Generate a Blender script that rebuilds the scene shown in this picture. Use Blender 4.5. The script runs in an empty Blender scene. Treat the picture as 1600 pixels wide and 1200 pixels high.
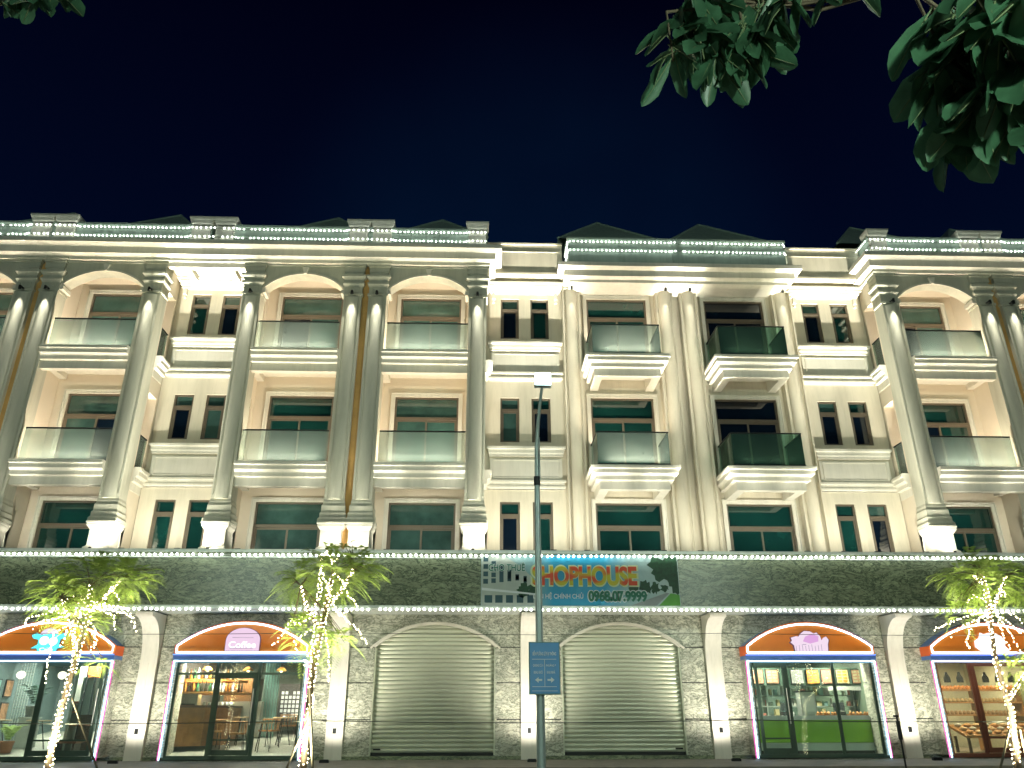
import bpy, math, random
from mathutils import Vector, Matrix
R = math.radians
PI = math.pi
sc = bpy.context.scene
COL = sc.collection

# ------------------------------------------------------------------ camera
F_PX, PITCH, YAW, ROLL = 1200.0, R(23.27), R(1.97), R(-0.11)
CAM = Vector((0, -23, 1.45))
fw = Vector((math.sin(YAW) * math.cos(PITCH), math.cos(YAW) * math.cos(PITCH), math.sin(PITCH)))
rt = Vector((math.cos(YAW), -math.sin(YAW), 0))
up = rt.cross(fw)
rt2 = rt * math.cos(ROLL) + up * math.sin(ROLL)
up2 = up * math.cos(ROLL) - rt * math.sin(ROLL)
cd = bpy.data.cameras.new('camera')
cam = bpy.data.objects.new('camera', cd)
COL.objects.link(cam)
m = Matrix((rt2, up2, -fw)).transposed().to_4x4()
m.translation = CAM
cam.matrix_world = m
cd.sensor_width = 36
cd.lens = 36 * F_PX / 1600
cd.clip_start = 0.05
cd.clip_end = 2000
sc.camera = cam

# ------------------------------------------------------------------ night sky
w = bpy.data.worlds.new("World")
sc.world = w
w.use_nodes = True
nt = w.node_tree
nt.nodes.clear()
bg = nt.nodes.new('ShaderNodeBackground')
out = nt.nodes.new('ShaderNodeOutputWorld')
tc = nt.nodes.new('ShaderNodeTexCoord')
sep = nt.nodes.new('ShaderNodeSeparateXYZ')
cr = nt.nodes.new('ShaderNodeValToRGB')
el = cr.color_ramp.elements
el[0].position = 0.0
el[0].color = (0.001, 0.0075, 0.022, 1)
el[1].position = 0.78
el[1].color = (0.0003, 0.0003, 0.004, 1)
e = el.new(0.52)
e.color = (0.0004, 0.0018, 0.010, 1)
nt.links.new(tc.outputs['Generated'], sep.inputs[0])
nt.links.new(sep.outputs['Z'], cr.inputs[0])
dp = nt.nodes.new('ShaderNodeVectorMath')
dp.operation = 'DOT_PRODUCT'
nt.links.new(tc.outputs['Generated'], dp.inputs[0])
gd = Vector((.06, .88, .50)).normalized()
dp.inputs[1].default_value = gd
gm_ = nt.nodes.new('ShaderNodeMapRange')
gm_.interpolation_type = 'SMOOTHSTEP'
gm_.inputs[1].default_value = .93
gm_.inputs[2].default_value = 1.0
nt.links.new(dp.outputs['Value'], gm_.inputs[0])
sn = nt.nodes.new('ShaderNodeTexNoise')
sn.inputs['Scale'].default_value = 3.5
sn.inputs['Detail'].default_value = 3
nt.links.new(tc.outputs['Generated'], sn.inputs['Vector'])
sm = nt.nodes.new('ShaderNodeMath')
sm.operation = 'MULTIPLY'
nt.links.new(gm_.outputs[0], sm.inputs[0])
nt.links.new(sn.outputs[0], sm.inputs[1])
ad = nt.nodes.new('ShaderNodeMix')
ad.data_type = 'RGBA'
ad.blend_type = 'ADD'
nt.links.new(sm.outputs[0], ad.inputs[0])
nt.links.new(cr.outputs[0], ad.inputs[6])
ad.inputs[7].default_value = (.0006, .006, .016, 1)
nt.links.new(ad.outputs[2], bg.inputs[0])
nt.links.new(bg.outputs[0], out.inputs[0])
bg.inputs[1].default_value = 1.0
sc.view_settings.view_transform = 'Standard'
sc.view_settings.look = 'None'
sc.view_settings.exposure = 0.35
sc.view_settings.gamma = 1.0
sc.cycles.use_denoising = True
sc.cycles.max_bounces = 6
sc.cycles.transparent_max_bounces = 12
sc.cycles.sample_clamp_indirect = 4.0
UP_W = 1.0
WASH_W, DOWN_W, LOG_W, GND_W, STREET_FILL_W = 1.7, 2.8, 3.6, 4.6, 3300
LIGHTCOL = (0.985, 0.965, 0.81)
WARMCOL = (1.0, 0.86, 0.66)


def at(px, py, Y):
    d = rt2 * ((px - 800) / F_PX) + up2 * ((600 - py) / F_PX) + fw
    return CAM + d * ((Y - CAM.y) / d.y)


def at_dist(px, py, dist):
    d = (rt2 * ((px - 800) / F_PX) + up2 * ((600 - py) / F_PX) + fw).normalized()
    return CAM + d * dist


# ------------------------------------------------------------------ materials
def newmat(name):
    mt = bpy.data.materials.new(name)
    mt.use_nodes = True
    return mt, mt.node_tree, mt.node_tree.nodes['Principled BSDF']


def mat(name, col, rough=0.6, metal=0.0, var=0.12, scale=3.0, bump=0.0, bscale=60.0, spec=0.5, streak=False, trans=0.0):
    mt, nt, p = newmat(name)
    L = nt.links
    p.inputs['Roughness'].default_value = rough
    p.inputs['Metallic'].default_value = metal
    p.inputs['Specular IOR Level'].default_value = spec
    tc = nt.nodes.new('ShaderNodeTexCoord')
    mp = nt.nodes.new('ShaderNodeMapping')
    if streak:
        mp.inputs['Scale'].default_value = (1, 1, 0.12)
    L.new(tc.outputs['Object'], mp.inputs[0])
    n = nt.nodes.new('ShaderNodeTexNoise')
    n.inputs['Scale'].default_value = scale
    n.inputs['Detail'].default_value = 6
    n.inputs['Roughness'].default_value = 0.65
    L.new(mp.outputs[0], n.inputs['Vector'])
    r = nt.nodes.new('ShaderNodeValToRGB')
    r.color_ramp.elements[0].position = 0.3
    r.color_ramp.elements[1].position = 0.72
    r.color_ramp.elements[0].color = tuple(c * (1 - var) for c in col) + (1,)
    r.color_ramp.elements[1].color = tuple(min(1, c * (1 + var * 0.6)) for c in col) + (1,)
    L.new(n.outputs[0], r.inputs[0])
    if streak:
        mg = nt.nodes.new('ShaderNodeMapping')
        mg.inputs['Scale'].default_value = (3.2, 3.2, .45)
        L.new(tc.outputs['Object'], mg.inputs[0])
        ng = nt.nodes.new('ShaderNodeTexNoise')
        ng.inputs['Scale'].default_value = 2.2
        ng.inputs['Detail'].default_value = 8
        ng.inputs['Roughness'].default_value = .7
        L.new(mg.outputs[0], ng.inputs['Vector'])
        rg = nt.nodes.new('ShaderNodeValToRGB')
        rg.color_ramp.elements[0].position = .30
        rg.color_ramp.elements[0].color = (.60, .61, .52, 1)
        rg.color_ramp.elements[1].position = .52
        rg.color_ramp.elements[1].color = (1, 1, 1, 1)
        L.new(ng.outputs[0], rg.inputs[0])
        mm = nt.nodes.new('ShaderNodeMix')
        mm.data_type = 'RGBA'
        mm.blend_type = 'MULTIPLY'
        mm.inputs[0].default_value = .26
        L.new(r.outputs[0], mm.inputs[6])
        L.new(rg.outputs[0], mm.inputs[7])
        L.new(mm.outputs[2], p.inputs['Base Color'])
    else:
        L.new(r.outputs[0], p.inputs['Base Color'])
    if bump:
        n2 = nt.nodes.new('ShaderNodeTexNoise')
        n2.inputs['Scale'].default_value = bscale
        n2.inputs['Detail'].default_value = 4
        L.new(tc.outputs['Object'], n2.inputs['Vector'])
        b = nt.nodes.new('ShaderNodeBump')
        b.inputs['Strength'].default_value = bump
        b.inputs['Distance'].default_value = 0.01
        L.new(n2.outputs[0], b.inputs['Height'])
        L.new(b.outputs[0], p.inputs['Normal'])
    if trans:
        tr = nt.nodes.new('ShaderNodeBsdfTranslucent')
        L.new(r.outputs[0], tr.inputs[0])
        mx = nt.nodes.new('ShaderNodeMixShader')
        mx.inputs[0].default_value = trans
        o = nt.nodes['Material Output']
        L.new(p.outputs[0], mx.inputs[1])
        L.new(tr.outputs[0], mx.inputs[2])
        L.new(mx.outputs[0], o.inputs[0])
    return mt


def emit(name, col, strength):
    mt = bpy.data.materials.new(name)
    mt.use_nodes = True
    nt = mt.node_tree
    nt.nodes.clear()
    e = nt.nodes.new('ShaderNodeEmission')
    e.inputs[0].default_value = tuple(col) + (1,)
    e.inputs[1].default_value = strength
    o = nt.nodes.new('ShaderNodeOutputMaterial')
    nt.links.new(e.outputs[0], o.inputs[0])
    return mt


def marble(name, base, vein, stretch=(1, 1, 2.2), sc_=1.6):
    mt, nt, p = newmat(name)
    L = nt.links
    tc = nt.nodes.new('ShaderNodeTexCoord')
    mp = nt.nodes.new('ShaderNodeMapping')
    mp.inputs['Scale'].default_value = stretch
    mp.inputs['Rotation'].default_value = (0, R(14), 0)
    L.new(tc.outputs['Object'], mp.inputs[0])
    n = nt.nodes.new('ShaderNodeTexNoise')
    n.inputs['Scale'].default_value = sc_
    n.inputs['Detail'].default_value = 9
    n.inputs['Roughness'].default_value = 0.72
    n.inputs['Distortion'].default_value = 1.6
    L.new(mp.outputs[0], n.inputs['Vector'])
    n2 = nt.nodes.new('ShaderNodeTexNoise')
    n2.inputs['Scale'].default_value = sc_ * 3.1
    n2.inputs['Detail'].default_value = 8
    n2.inputs['Roughness'].default_value = 0.75
    n2.inputs['Distortion'].default_value = 2.4
    L.new(mp.outputs[0], n2.inputs['Vector'])
    r = nt.nodes.new('ShaderNodeValToRGB')
    e = r.color_ramp.elements
    e[0].position = 0.40
    e[0].color = tuple(base) + (1,)
    e[1].position = 0.60
    e[1].color = tuple(c * 0.8 for c in base) + (1,)
    v = e.new(0.5)
    v.color = tuple(vein) + (1,)
    a = e.new(0.465)
    a.color = tuple(c * 0.9 for c in base) + (1,)
    b_ = e.new(0.53)
    b_.color = tuple(c * 0.75 for c in base) + (1,)
    L.new(n.outputs[0], r.inputs[0])
    r2 = nt.nodes.new('ShaderNodeValToRGB')
    e = r2.color_ramp.elements
    e[0].position = 0.36
    e[0].color = (0.16, 0.20, 0.16, 1)
    e[1].position = 0.55
    e[1].color = (1, 1, 1, 1)
    L.new(n2.outputs[0], r2.inputs[0])
    mx = nt.nodes.new('ShaderNodeMix')
    mx.data_type = 'RGBA'
    mx.blend_type = 'MULTIPLY'
    mx.inputs[0].default_value = 0.85
    L.new(r.outputs[0], mx.inputs[6])
    L.new(r2.outputs[0], mx.inputs[7])
    L.new(mx.outputs[2], p.inputs['Base Color'])
    p.inputs['Roughness'].default_value = 0.28
    b = nt.nodes.new('ShaderNodeBump')
    b.inputs['Strength'].default_value = 0.25
    b.inputs['Distance'].default_value = 0.01
    L.new(n2.outputs[0], b.inputs['Height'])
    L.new(b.outputs[0], p.inputs['Normal'])
    return mt


def glassmat(name, tint, film, alpha, rough=0.03):
    """clear sheet: part see-through, part thin dusty film, plus a mirror-like coat"""
    mt = bpy.data.materials.new(name)
    mt.use_nodes = True
    nt = mt.node_tree
    nt.nodes.clear()
    L = nt.links
    t = nt.nodes.new('ShaderNodeBsdfTransparent')
    t.inputs[0].default_value = tuple(tint) + (1,)
    d = nt.nodes.new('ShaderNodeBsdfDiffuse')
    d.inputs[0].default_value = tuple(film) + (1,)
    d1 = d
    d2 = nt.nodes.new('ShaderNodeBsdfTranslucent')
    d2.inputs[0].default_value = tuple(film) + (1,)
    d = nt.nodes.new('ShaderNodeMixShader')
    d.inputs[0].default_value = .5
    L.new(d1.outputs[0], d.inputs[1])
    L.new(d2.outputs[0], d.inputs[2])
    g = nt.nodes.new('ShaderNodeBsdfGlossy')
    g.inputs['Roughness'].default_value = rough
    g.inputs[0].default_value = (0.9, 1, 0.95, 1)
    f = nt.nodes.new('ShaderNodeFresnel')
    f.inputs[0].default_value = 1.5
    m1 = nt.nodes.new('ShaderNodeMixShader')
    tc = nt.nodes.new('ShaderNodeTexCoord')
    n = nt.nodes.new('ShaderNodeTexNoise')
    n.inputs['Scale'].default_value = 0.9
    n.inputs['Detail'].default_value = 3
    mr = nt.nodes.new('ShaderNodeMapRange')
    mr.inputs[1].default_value = 0.3
    mr.inputs[2].default_value = 0.75
    mr.inputs[3].default_value = alpha * 0.7
    mr.inputs[4].default_value = min(1, alpha * 1.35)
    L.new(tc.outputs['Object'], n.inputs['Vector'])
    L.new(n.outputs[0], mr.inputs[0])
    L.new(mr.outputs[0], m1.inputs[0])
    L.new(t.outputs[0], m1.inputs[1])
    L.new(d.outputs[0], m1.inputs[2])
    m2 = nt.nodes.new('ShaderNodeMixShader')
    L.new(f.outputs[0], m2.inputs[0])
    L.new(m1.outputs[0], m2.inputs[1])
    L.new(g.outputs[0], m2.inputs[2])
    o = nt.nodes.new('ShaderNodeOutputMaterial')
    L.new(m2.outputs[0], o.inputs[0])
    return mt


M = {}
M['wall'] = mat('cream_render', (0.66, 0.60, 0.475), 0.75, var=0.16, scale=1.2, bump=0.15, streak=True)
M['peach'] = mat('peach_render', (0.74, 0.645, 0.51), 0.75, var=0.06, scale=1.0, bump=0.1)
M['trim'] = mat('white_trim_paint', (0.74, 0.70, 0.60), 0.6, var=0.10, scale=2.5, bump=0.08, streak=True)
M['pil'] = mat('pilaster_paint', (0.56, 0.545, 0.44), 0.7, var=0.24, scale=1.6, bump=0.1, streak=True)
M['para'] = mat('parapet_shaded_cream', (0.36, 0.44, 0.37), 0.6, var=0.2, scale=2.0, bump=0.1, streak=True)  # cream paint with its shade put into a darker grey-green
M['gap'] = mat('ochre_joint_render', (0.62, 0.36, 0.12), 0.8, var=0.2, scale=1.5)
M['frame'] = mat('bronze_aluminium', (0.16, 0.13, 0.095), 0.4, metal=0.4, var=0.1)
M['dark'] = mat('black_metal', (0.02, 0.022, 0.022), 0.4, metal=0.5, var=0.2)
M['roof'] = mat('grey_green_roof_tiles', (0.42, 0.55, 0.44), 0.7, var=0.25, scale=8, bump=0.3, bscale=14)
M['pane'] = mat('dark_window_glass', (0.006, 0.040, 0.034), 0.05, var=0.5, scale=0.8, spec=1.0)
M['pane_dark'] = mat('unlit_window_glass', (0.003, 0.008, 0.016), 0.05, var=0.4, scale=0.8, spec=0.7)
M['curtain'] = mat('pale_curtain_glass', (0.045, 0.10, 0.085), 0.08, var=0.5, scale=0.9, spec=1.0)
M['rail_glass'] = glassmat('balcony_glass', (0.82, 0.90, 0.89), (0.48, 0.56, 0.53), 0.27)
M['rail_glass2'] = glassmat('dark_balcony_glass', (0.62, 0.85, 0.76), (0.25, 0.42, 0.34), 0.16)
M['shop_glass'] = glassmat('shop_glass', (0.93, 0.98, 0.96), (0.35, 0.42, 0.38), 0.07)
M['marble'] = marble('veined_green_grey_marble', (0.68, 0.67, 0.54), (0.16, 0.18, 0.13))
M['marble_dk'] = marble('shaded_green_marble', (0.34, 0.38, 0.24), (0.018, 0.045, 0.024), (1, 1, 2.4), 1.3)  # same stone as the walls, its unlit look put into the colour
M['led'] = emit('led_white', (0.93, 1.0, 0.90), 16.0)
M['led_small'] = emit('led_white_small', (0.90, 1.0, 0.90), 15.0)
M['fairy'] = emit('fairy_bulb', (1.0, 0.84, 0.52), 26.0)
M['neon'] = emit('neon_white', (0.42, 0.70, 1.0), 6.0)
M['neonb'] = emit('neon_blue', (0.10, 0.25, 0.9), 2.2)
M['neonp'] = emit('neon_magenta', (0.75, 0.10, 0.40), 1.4)
M['channel'] = mat('strip_channel', (0.55, 0.58, 0.52), 0.4, metal=0.3)
M['orange'] = mat('orange_sign_panel', (0.80, 0.20, 0.02), 0.35, var=0.12, scale=0.8)
M['orange_side'] = mat('red_orange_sheet', (0.75, 0.12, 0.02), 0.4, var=0.08)
M['blueband'] = mat('blue_sheet', (0.10, 0.20, 0.50), 0.35, metal=0.3)
M['shutter'] = mat('shutter_steel', (0.60, 0.62, 0.48), 0.38, metal=0.35, var=0.08, scale=1.0)
M['sframe'] = mat('shopfront_green_frame', (0.06, 0.095, 0.07), 0.4, metal=0.3)
M['pave'] = mat('pavement_tiles', (0.22, 0.20, 0.17), 0.7, var=0.25, scale=2.5, bump=0.3, bscale=12)
M['asphalt'] = mat('asphalt', (0.05, 0.05, 0.052), 0.85, var=0.3, scale=6, bump=0.6, bscale=90)
M['kerb'] = mat('kerb_stone', (0.30, 0.29, 0.27), 0.8, var=0.2)
M['bark'] = mat('bark', (0.16, 0.12, 0.08), 0.9, var=0.4, scale=9, bump=0.8, bscale=30)
M['leaf'] = mat('feathery_leaf', (0.30, 0.42, 0.09), 0.55, var=0.35, scale=5, trans=0.4)
M['bigleaf'] = mat('broad_leaf', (0.062, 0.155, 0.085), 0.38, var=0.4, scale=9, trans=0.25)
M['rib'] = mat('leaf_rib', (0.16, 0.20, 0.10), 0.6)
M['pole'] = mat('galvanised_green_pole', (0.42, 0.49, 0.47), 0.4, metal=0.4, var=0.15)
M['signblue'] = mat('blue_sign_face', (0.08, 0.30, 0.62), 0.35, var=0.1)
M['white'] = mat('white_print', (0.78, 0.80, 0.80), 0.5, var=0.04)
M['wire'] = mat('cable_black', (0.03, 0.035, 0.03), 0.6)
M['stake'] = mat('stake_wood', (0.10, 0.085, 0.06), 0.8)


def M_(name, col, rough=0.6, **k):
    if name not in M:
        M[name] = mat(name, col, rough, **k)
    return M[name]


# ------------------------------------------------------------------ mesh builder
class MB:
    def __init__(s, mir=1, off=(0, 0, 0)):
        s.v, s.f, s.m, s.o, s.sm = [], [], mir, off, set()

    def add(s, vs, fs, smooth=False):
        b = len(s.v)
        for x, y, z in vs:
            s.v.append((s.m * (x + s.o[0]), y + s.o[1], z + s.o[2]))
        for f in fs:
            g = [b + i for i in f]
            if s.m < 0:
                g.reverse()
            if smooth:
                s.sm.add(len(s.f))
            s.f.append(g)
        return s

    def box(s, x0, x1, y0, y1, z0, z1):
        v = [(x0, y0, z0), (x1, y0, z0), (x1, y1, z0), (x0, y1, z0), (x0, y0, z1), (x1, y0, z1), (x1, y1, z1), (x0, y1, z1)]
        return s.add(v, [(0, 3, 2, 1), (4, 5, 6, 7), (0, 1, 5, 4), (1, 2, 6, 5), (2, 3, 7, 6), (3, 0, 4, 7)])

    def quad(s, a, b, c, d):
        return s.add([a, b, c, d], [(0, 1, 2, 3)])

    def sweep(s, path, prof, caps=(True, True)):
        n = len(path)
        offs = []
        for i in range(n):
            ns = []
            if i > 0:
                d = (Vector(path[i]) - Vector(path[i - 1])).normalized()
                ns.append(Vector((d.y, -d.x)))
            if i < n - 1:
                d = (Vector(path[i + 1]) - Vector(path[i])).normalized()
                ns.append(Vector((d.y, -d.x)))
            if len(ns) == 2:
                mm = (ns[0] + ns[1]).normalized()
                offs.append(mm / max(0.2, mm.dot(ns[0])))
            else:
                offs.append(ns[0])
        k = len(prof)
        vs = []
        for i in range(n):
            for o, z in prof:
                vs.append((path[i][0] + offs[i].x * o, path[i][1] + offs[i].y * o, z))
        fs = []
        for i in range(n - 1):
            for j in range(k - 1):
                fs.append((i * k + j, (i + 1) * k + j, (i + 1) * k + j + 1, i * k + j + 1))
        if caps[0]:
            fs.append(tuple(range(k)))
        if caps[1]:
            fs.append(tuple((n - 1) * k + j for j in reversed(range(k))))
        return s.add(vs, fs)

    def spandrel(s, x0, x1, zs, rise, zt, yf, yb, n=20, back=True):
        c = (x1 - x0) / 2
        rad = (c * c + rise * rise) / (2 * rise)
        cz = zs + rise - rad
        pts = []
        for i in range(n + 1):
            x = x0 + (x1 - x0) * i / n
            dx = x - (x0 + c)
            pts.append((x, cz + math.sqrt(max(0, rad * rad - dx * dx))))
        for i in range(n):
            (a, az), (b, bz) = pts[i], pts[i + 1]
            s.quad((a, yf, az), (b, yf, bz), (b, yf, zt), (a, yf, zt))
            s.quad((b, yf, bz), (a, yf, az), (a, yb, az), (b, yb, bz))
            if back:
                s.quad((b, yb, bz), (a, yb, az), (a, yb, zt), (b, yb, zt))
        return s

    def archband(s, x0, x1, zs, rise, wdt, yf, yb, n=24, grow=0.0):
        """curved moulding following the arch, its width above the curve"""
        c = (x1 - x0) / 2
        rad = (c * c + rise * rise) / (2 * rise)
        cx, cz = x0 + c, zs + rise - rad
        a0 = math.asin(c / rad) + grow
        vs = []
        for i in range(n + 1):
            a = -a0 + 2 * a0 * i / n
            for rr, y in ((rad, yb), (rad, yf), (rad + wdt, yf), (rad + wdt, yb)):
                vs.append((cx + math.sin(a) * rr, y, cz + math.cos(a) * rr))
        fs = []
        for i in range(n):
            for j in range(4):
                a = i * 4 + j
                b = i * 4 + (j + 1) % 4
                fs.append((a, a + 4, b + 4, b))
        fs.append((3, 2, 1, 0))
        fs.append((n * 4, n * 4 + 1, n * 4 + 2, n * 4 + 3))
        return s.add(vs, fs)

    def wall(s, x0, x1, z0, z1, yf, yb, holes):
        xs = sorted({x0, x1} | {h[0] for h in holes} | {h[1] for h in holes})
        zs = sorted({z0, z1} | {h[2] for h in holes} | {h[3] for h in holes})
        for i in range(len(xs) - 1):
            for j in range(len(zs) - 1):
                cx, cz = (xs[i] + xs[i + 1]) / 2, (zs[j] + zs[j + 1]) / 2
                if any(h[0] < cx < h[1] and h[2] < cz < h[3] for h in holes):
                    continue
                a, b, c, d = xs[i], xs[i + 1], zs[j], zs[j + 1]
                s.quad((a, yf, c), (b, yf, c), (b, yf, d), (a, yf, d))
        for a, b, c, d in holes:
            s.quad((a, yf, c), (a, yf, d), (a, yb, d), (a, yb, c))
            s.quad((b, yf, d), (b, yf, c), (b, yb, c), (b, yb, d))
            s.quad((a, yf, d), (b, yf, d), (b, yb, d), (a, yb, d))
            s.quad((b, yf, c), (a, yf, c), (a, yb, c), (b, yb, c))
        return s

    def tube(s, pts, r, n=8, r2=None, cap=True):
        pts = [Vector(p) for p in pts]
        k = len(pts)
        vs, fs = [], []
        u = None
        for i, p in enumerate(pts):
            if i == 0:
                d = pts[1] - pts[0]
            elif i == k - 1:
                d = pts[-1] - pts[-2]
            else:
                d = pts[i + 1] - pts[i - 1]
            d.normalize()
            if u is None:
                u = d.orthogonal().normalized()
            else:
                u = (u - d * u.dot(d)).normalized()
            v = d.cross(u)
            if isinstance(r, (list, tuple)):
                rr = r[i]
            else:
                rr = r if r2 is None else r + (r2 - r) * i / (k - 1)
            for j in range(n):
                a = 2 * PI * j / n
                q = p + u * (math.cos(a) * rr) + v * (math.sin(a) * rr)
                vs.append(tuple(q))
        for i in range(k - 1):
            for j in range(n):
                a, b = i * n + j, i * n + (j + 1) % n
                fs.append((a, b, b + n, a + n))
        s.add(vs, fs, smooth=True)
        if cap:
            s.add([vs[j] for j in range(n)], [tuple(reversed(range(n)))])
            s.add([vs[(k - 1) * n + j] for j in range(n)], [tuple(range(n))])
        return s

    def lathe(s, c, prof, n=16):
        vs, fs = [], []
        k = len(prof)
        for r_, z in prof:
            for j in range(n):
                a = 2 * PI * j / n
                vs.append((c[0] + math.cos(a) * r_, c[1] + math.sin(a) * r_, c[2] + z))
        for i in range(k - 1):
            for j in range(n):
                a, b = i * n + j, i * n + (j + 1) % n
                fs.append((a, b, b + n, a + n))
        fs.append(tuple(reversed(range(n))))
        fs.append(tuple((k - 1) * n + j for j in range(n)))
        return s.add(vs, fs, smooth=True)

    def prism(s, pts, y0, y1):
        """outline in x,z (counter-clockwise seen from -y) extruded y0 (front) to y1 (back)"""
        n = len(pts)
        vs = [(x, y0, z) for x, z in pts] + [(x, y1, z) for x, z in pts]
        fs = [tuple(range(n)), tuple(reversed(range(n, 2 * n)))]
        for i in range(n):
            j = (i + 1) % n
            fs.append((i, i + n, j + n, j))
        return s.add(vs, fs)

    def build(s, name, material, parent=None):
        me = bpy.data.meshes.new(name)
        me.from_pydata(s.v, [], s.f)
        if s.sm:
            for i in s.sm:
                me.polygons[i].use_smooth = True
        me.materials.append(material)
        me.update()
        o = bpy.data.objects.new(name, me)
        COL.objects.link(o)
        if parent:
            o.parent = parent
        return o


def empty(name, loc=(0, 0, 0), rz=0):
    o = bpy.data.objects.new(name, None)
    o.location = loc
    o.rotation_euler = (0, 0, rz)
    o.empty_display_size = 0.2
    COL.objects.link(o)
    return o


def tag(o, label, cat=None, group=None, kind=None):
    if label:
        o['label'] = label
    if cat:
        o['category'] = cat
    if group:
        o['group'] = group
    if kind:
        o['kind'] = kind
    return o


def lamp(kind, loc, power, col, parent=None, size=0.05, aim=None, angle=None, blend=1.0, sy=None):
    ld = bpy.data.lights.new('lamp_light', kind)
    ld.energy = power
    ld.color = col
    if kind == 'AREA':
        ld.shape = 'RECTANGLE'
        ld.size = size
        ld.size_y = sy or size
    else:
        ld.shadow_soft_size = size
    if kind == 'SPOT':
        ld.spot_size = R(angle or 120)
        ld.spot_blend = blend
    o = bpy.data.objects.new('lamp_light', ld)
    COL.objects.link(o)
    if aim is not None:
        o.rotation_euler = (Vector(aim) - Vector(loc)).to_track_quat('-Z', 'Y').to_euler()
    o.location = loc
    if parent:
        o.parent = parent
    return o


# ------------------------------------------------------------------ shophouses
S = 5.26
ZC = 5.59                 # top of the canopy
ROOF_TOP = 15.6


def window(u, s, x0, x1, z0, z1, y, kind, pane='pane', twin=True):
    """frame in the wall opening, its panes one level deeper"""
    f = MB(s)
    t = 0.055
    f.box(x0, x0 + t, y - .05, y + .03, z0, z1)
    f.box(x1 - t, x1, y - .05, y + .03, z0, z1)
    f.box(x0 + t, x1 - t, y - .05, y + .03, z1 - t, z1)
    f.box(x0 + t, x1 - t, y - .05, y + .03, z0, z0 + t)
    zt = z1 - (0.74 if twin else 0.42)
    f.box(x0 + t, x1 - t, y - .055, y + .03, zt - .045, zt + .045)
    if twin:
        xm = (x0 + x1) / 2
        for a, b, yy in ((x0 + t, xm + .03, y - .035), (xm - .03, x1 - t, y - .005)):
            f.box(a, a + .06, yy, yy + .028, z0 + t, zt - .045)
            f.box(b - .06, b, yy, yy + .028, z0 + t, zt - .045)
            f.box(a + .06, b - .06, yy, yy + .028, zt - .11, zt - .045)
            f.box(a + .06, b - .06, yy, yy + .028, z0 + t, z0 + t + .08)
    else:
        f.box(x0 + t, x0 + t + .05, y - .035, y, z0 + t, zt - .045)
        f.box(x1 - t - .05, x1 - t, y - .035, y, z0 + t, zt - .045)
        f.box(x0 + t + .05, x1 - t - .05, y - .035, y, zt - .095, zt - .045)
    fo = f.build('window', M['frame'], u)
    MB(s).box(x0 + t, x1 - t, y + .012, y + .02, zt + .045, z1 - t).build('pane', M[pane], fo)
    if twin:
        xm = (x0 + x1) / 2
        p2 = 'pane_dark' if pane != 'pane_dark' else pane
        MB(s).box(x0 + t + .06, xm - .03, y - .025, y - .018, z0 + t + .08, zt - .11).build('pane', M[pane], fo)
        MB(s).box(xm + .03, x1 - t - .06, y + .008, y + .015, z0 + t + .08, zt - .11).build('pane', M[random.choice([p2, pane])], fo)
    else:
        MB(s).box(x0 + t + .05, x1 - t - .05, y + .0, y + .007, z0 + t, zt - .095).build('pane', M[random.choice([pane, 'pane_dark'])], fo)
    return fo


def surround(u, s, x0, x1, z0, z1, y):
    b = MB(s)
    for d, q, t in ((0.0, .035, .10), (0.10, .06, .035)):
        a0, a1, zt = x0 - d, x1 + d, z1 + d
        b.box(a0 - t, a0 - .002, y - q, y + .01, z0, zt + t)
        b.box(a1 + .002, a1 + t, y - q, y + .01, z0, zt + t)
        b.box(a0 - .002, a1 + .002, y - q, y + .01, zt + .002, zt + t)
    return b.build('window_surround', M['trim'], u)


LEDGE = [(0.0, -0.70), (0.02, -0.70), (0.02, -0.45), (0.13, -0.43), (0.13, -0.31), (0.16, -0.28), (0.25, -0.25), (0.25, -0.13),
         (0.31, -0.11), (0.31, -0.03), (0.26, 0.0), (0.0, 0.0)]
CORN = [(0, -.62), (.07, -.61), (.07, -.50), (.10, -.48), (.26, -.46), (.26, -.22), (.30, -.20), (.47, -.17), (.47, -.04), (.44, 0), (0, 0)]


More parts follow.
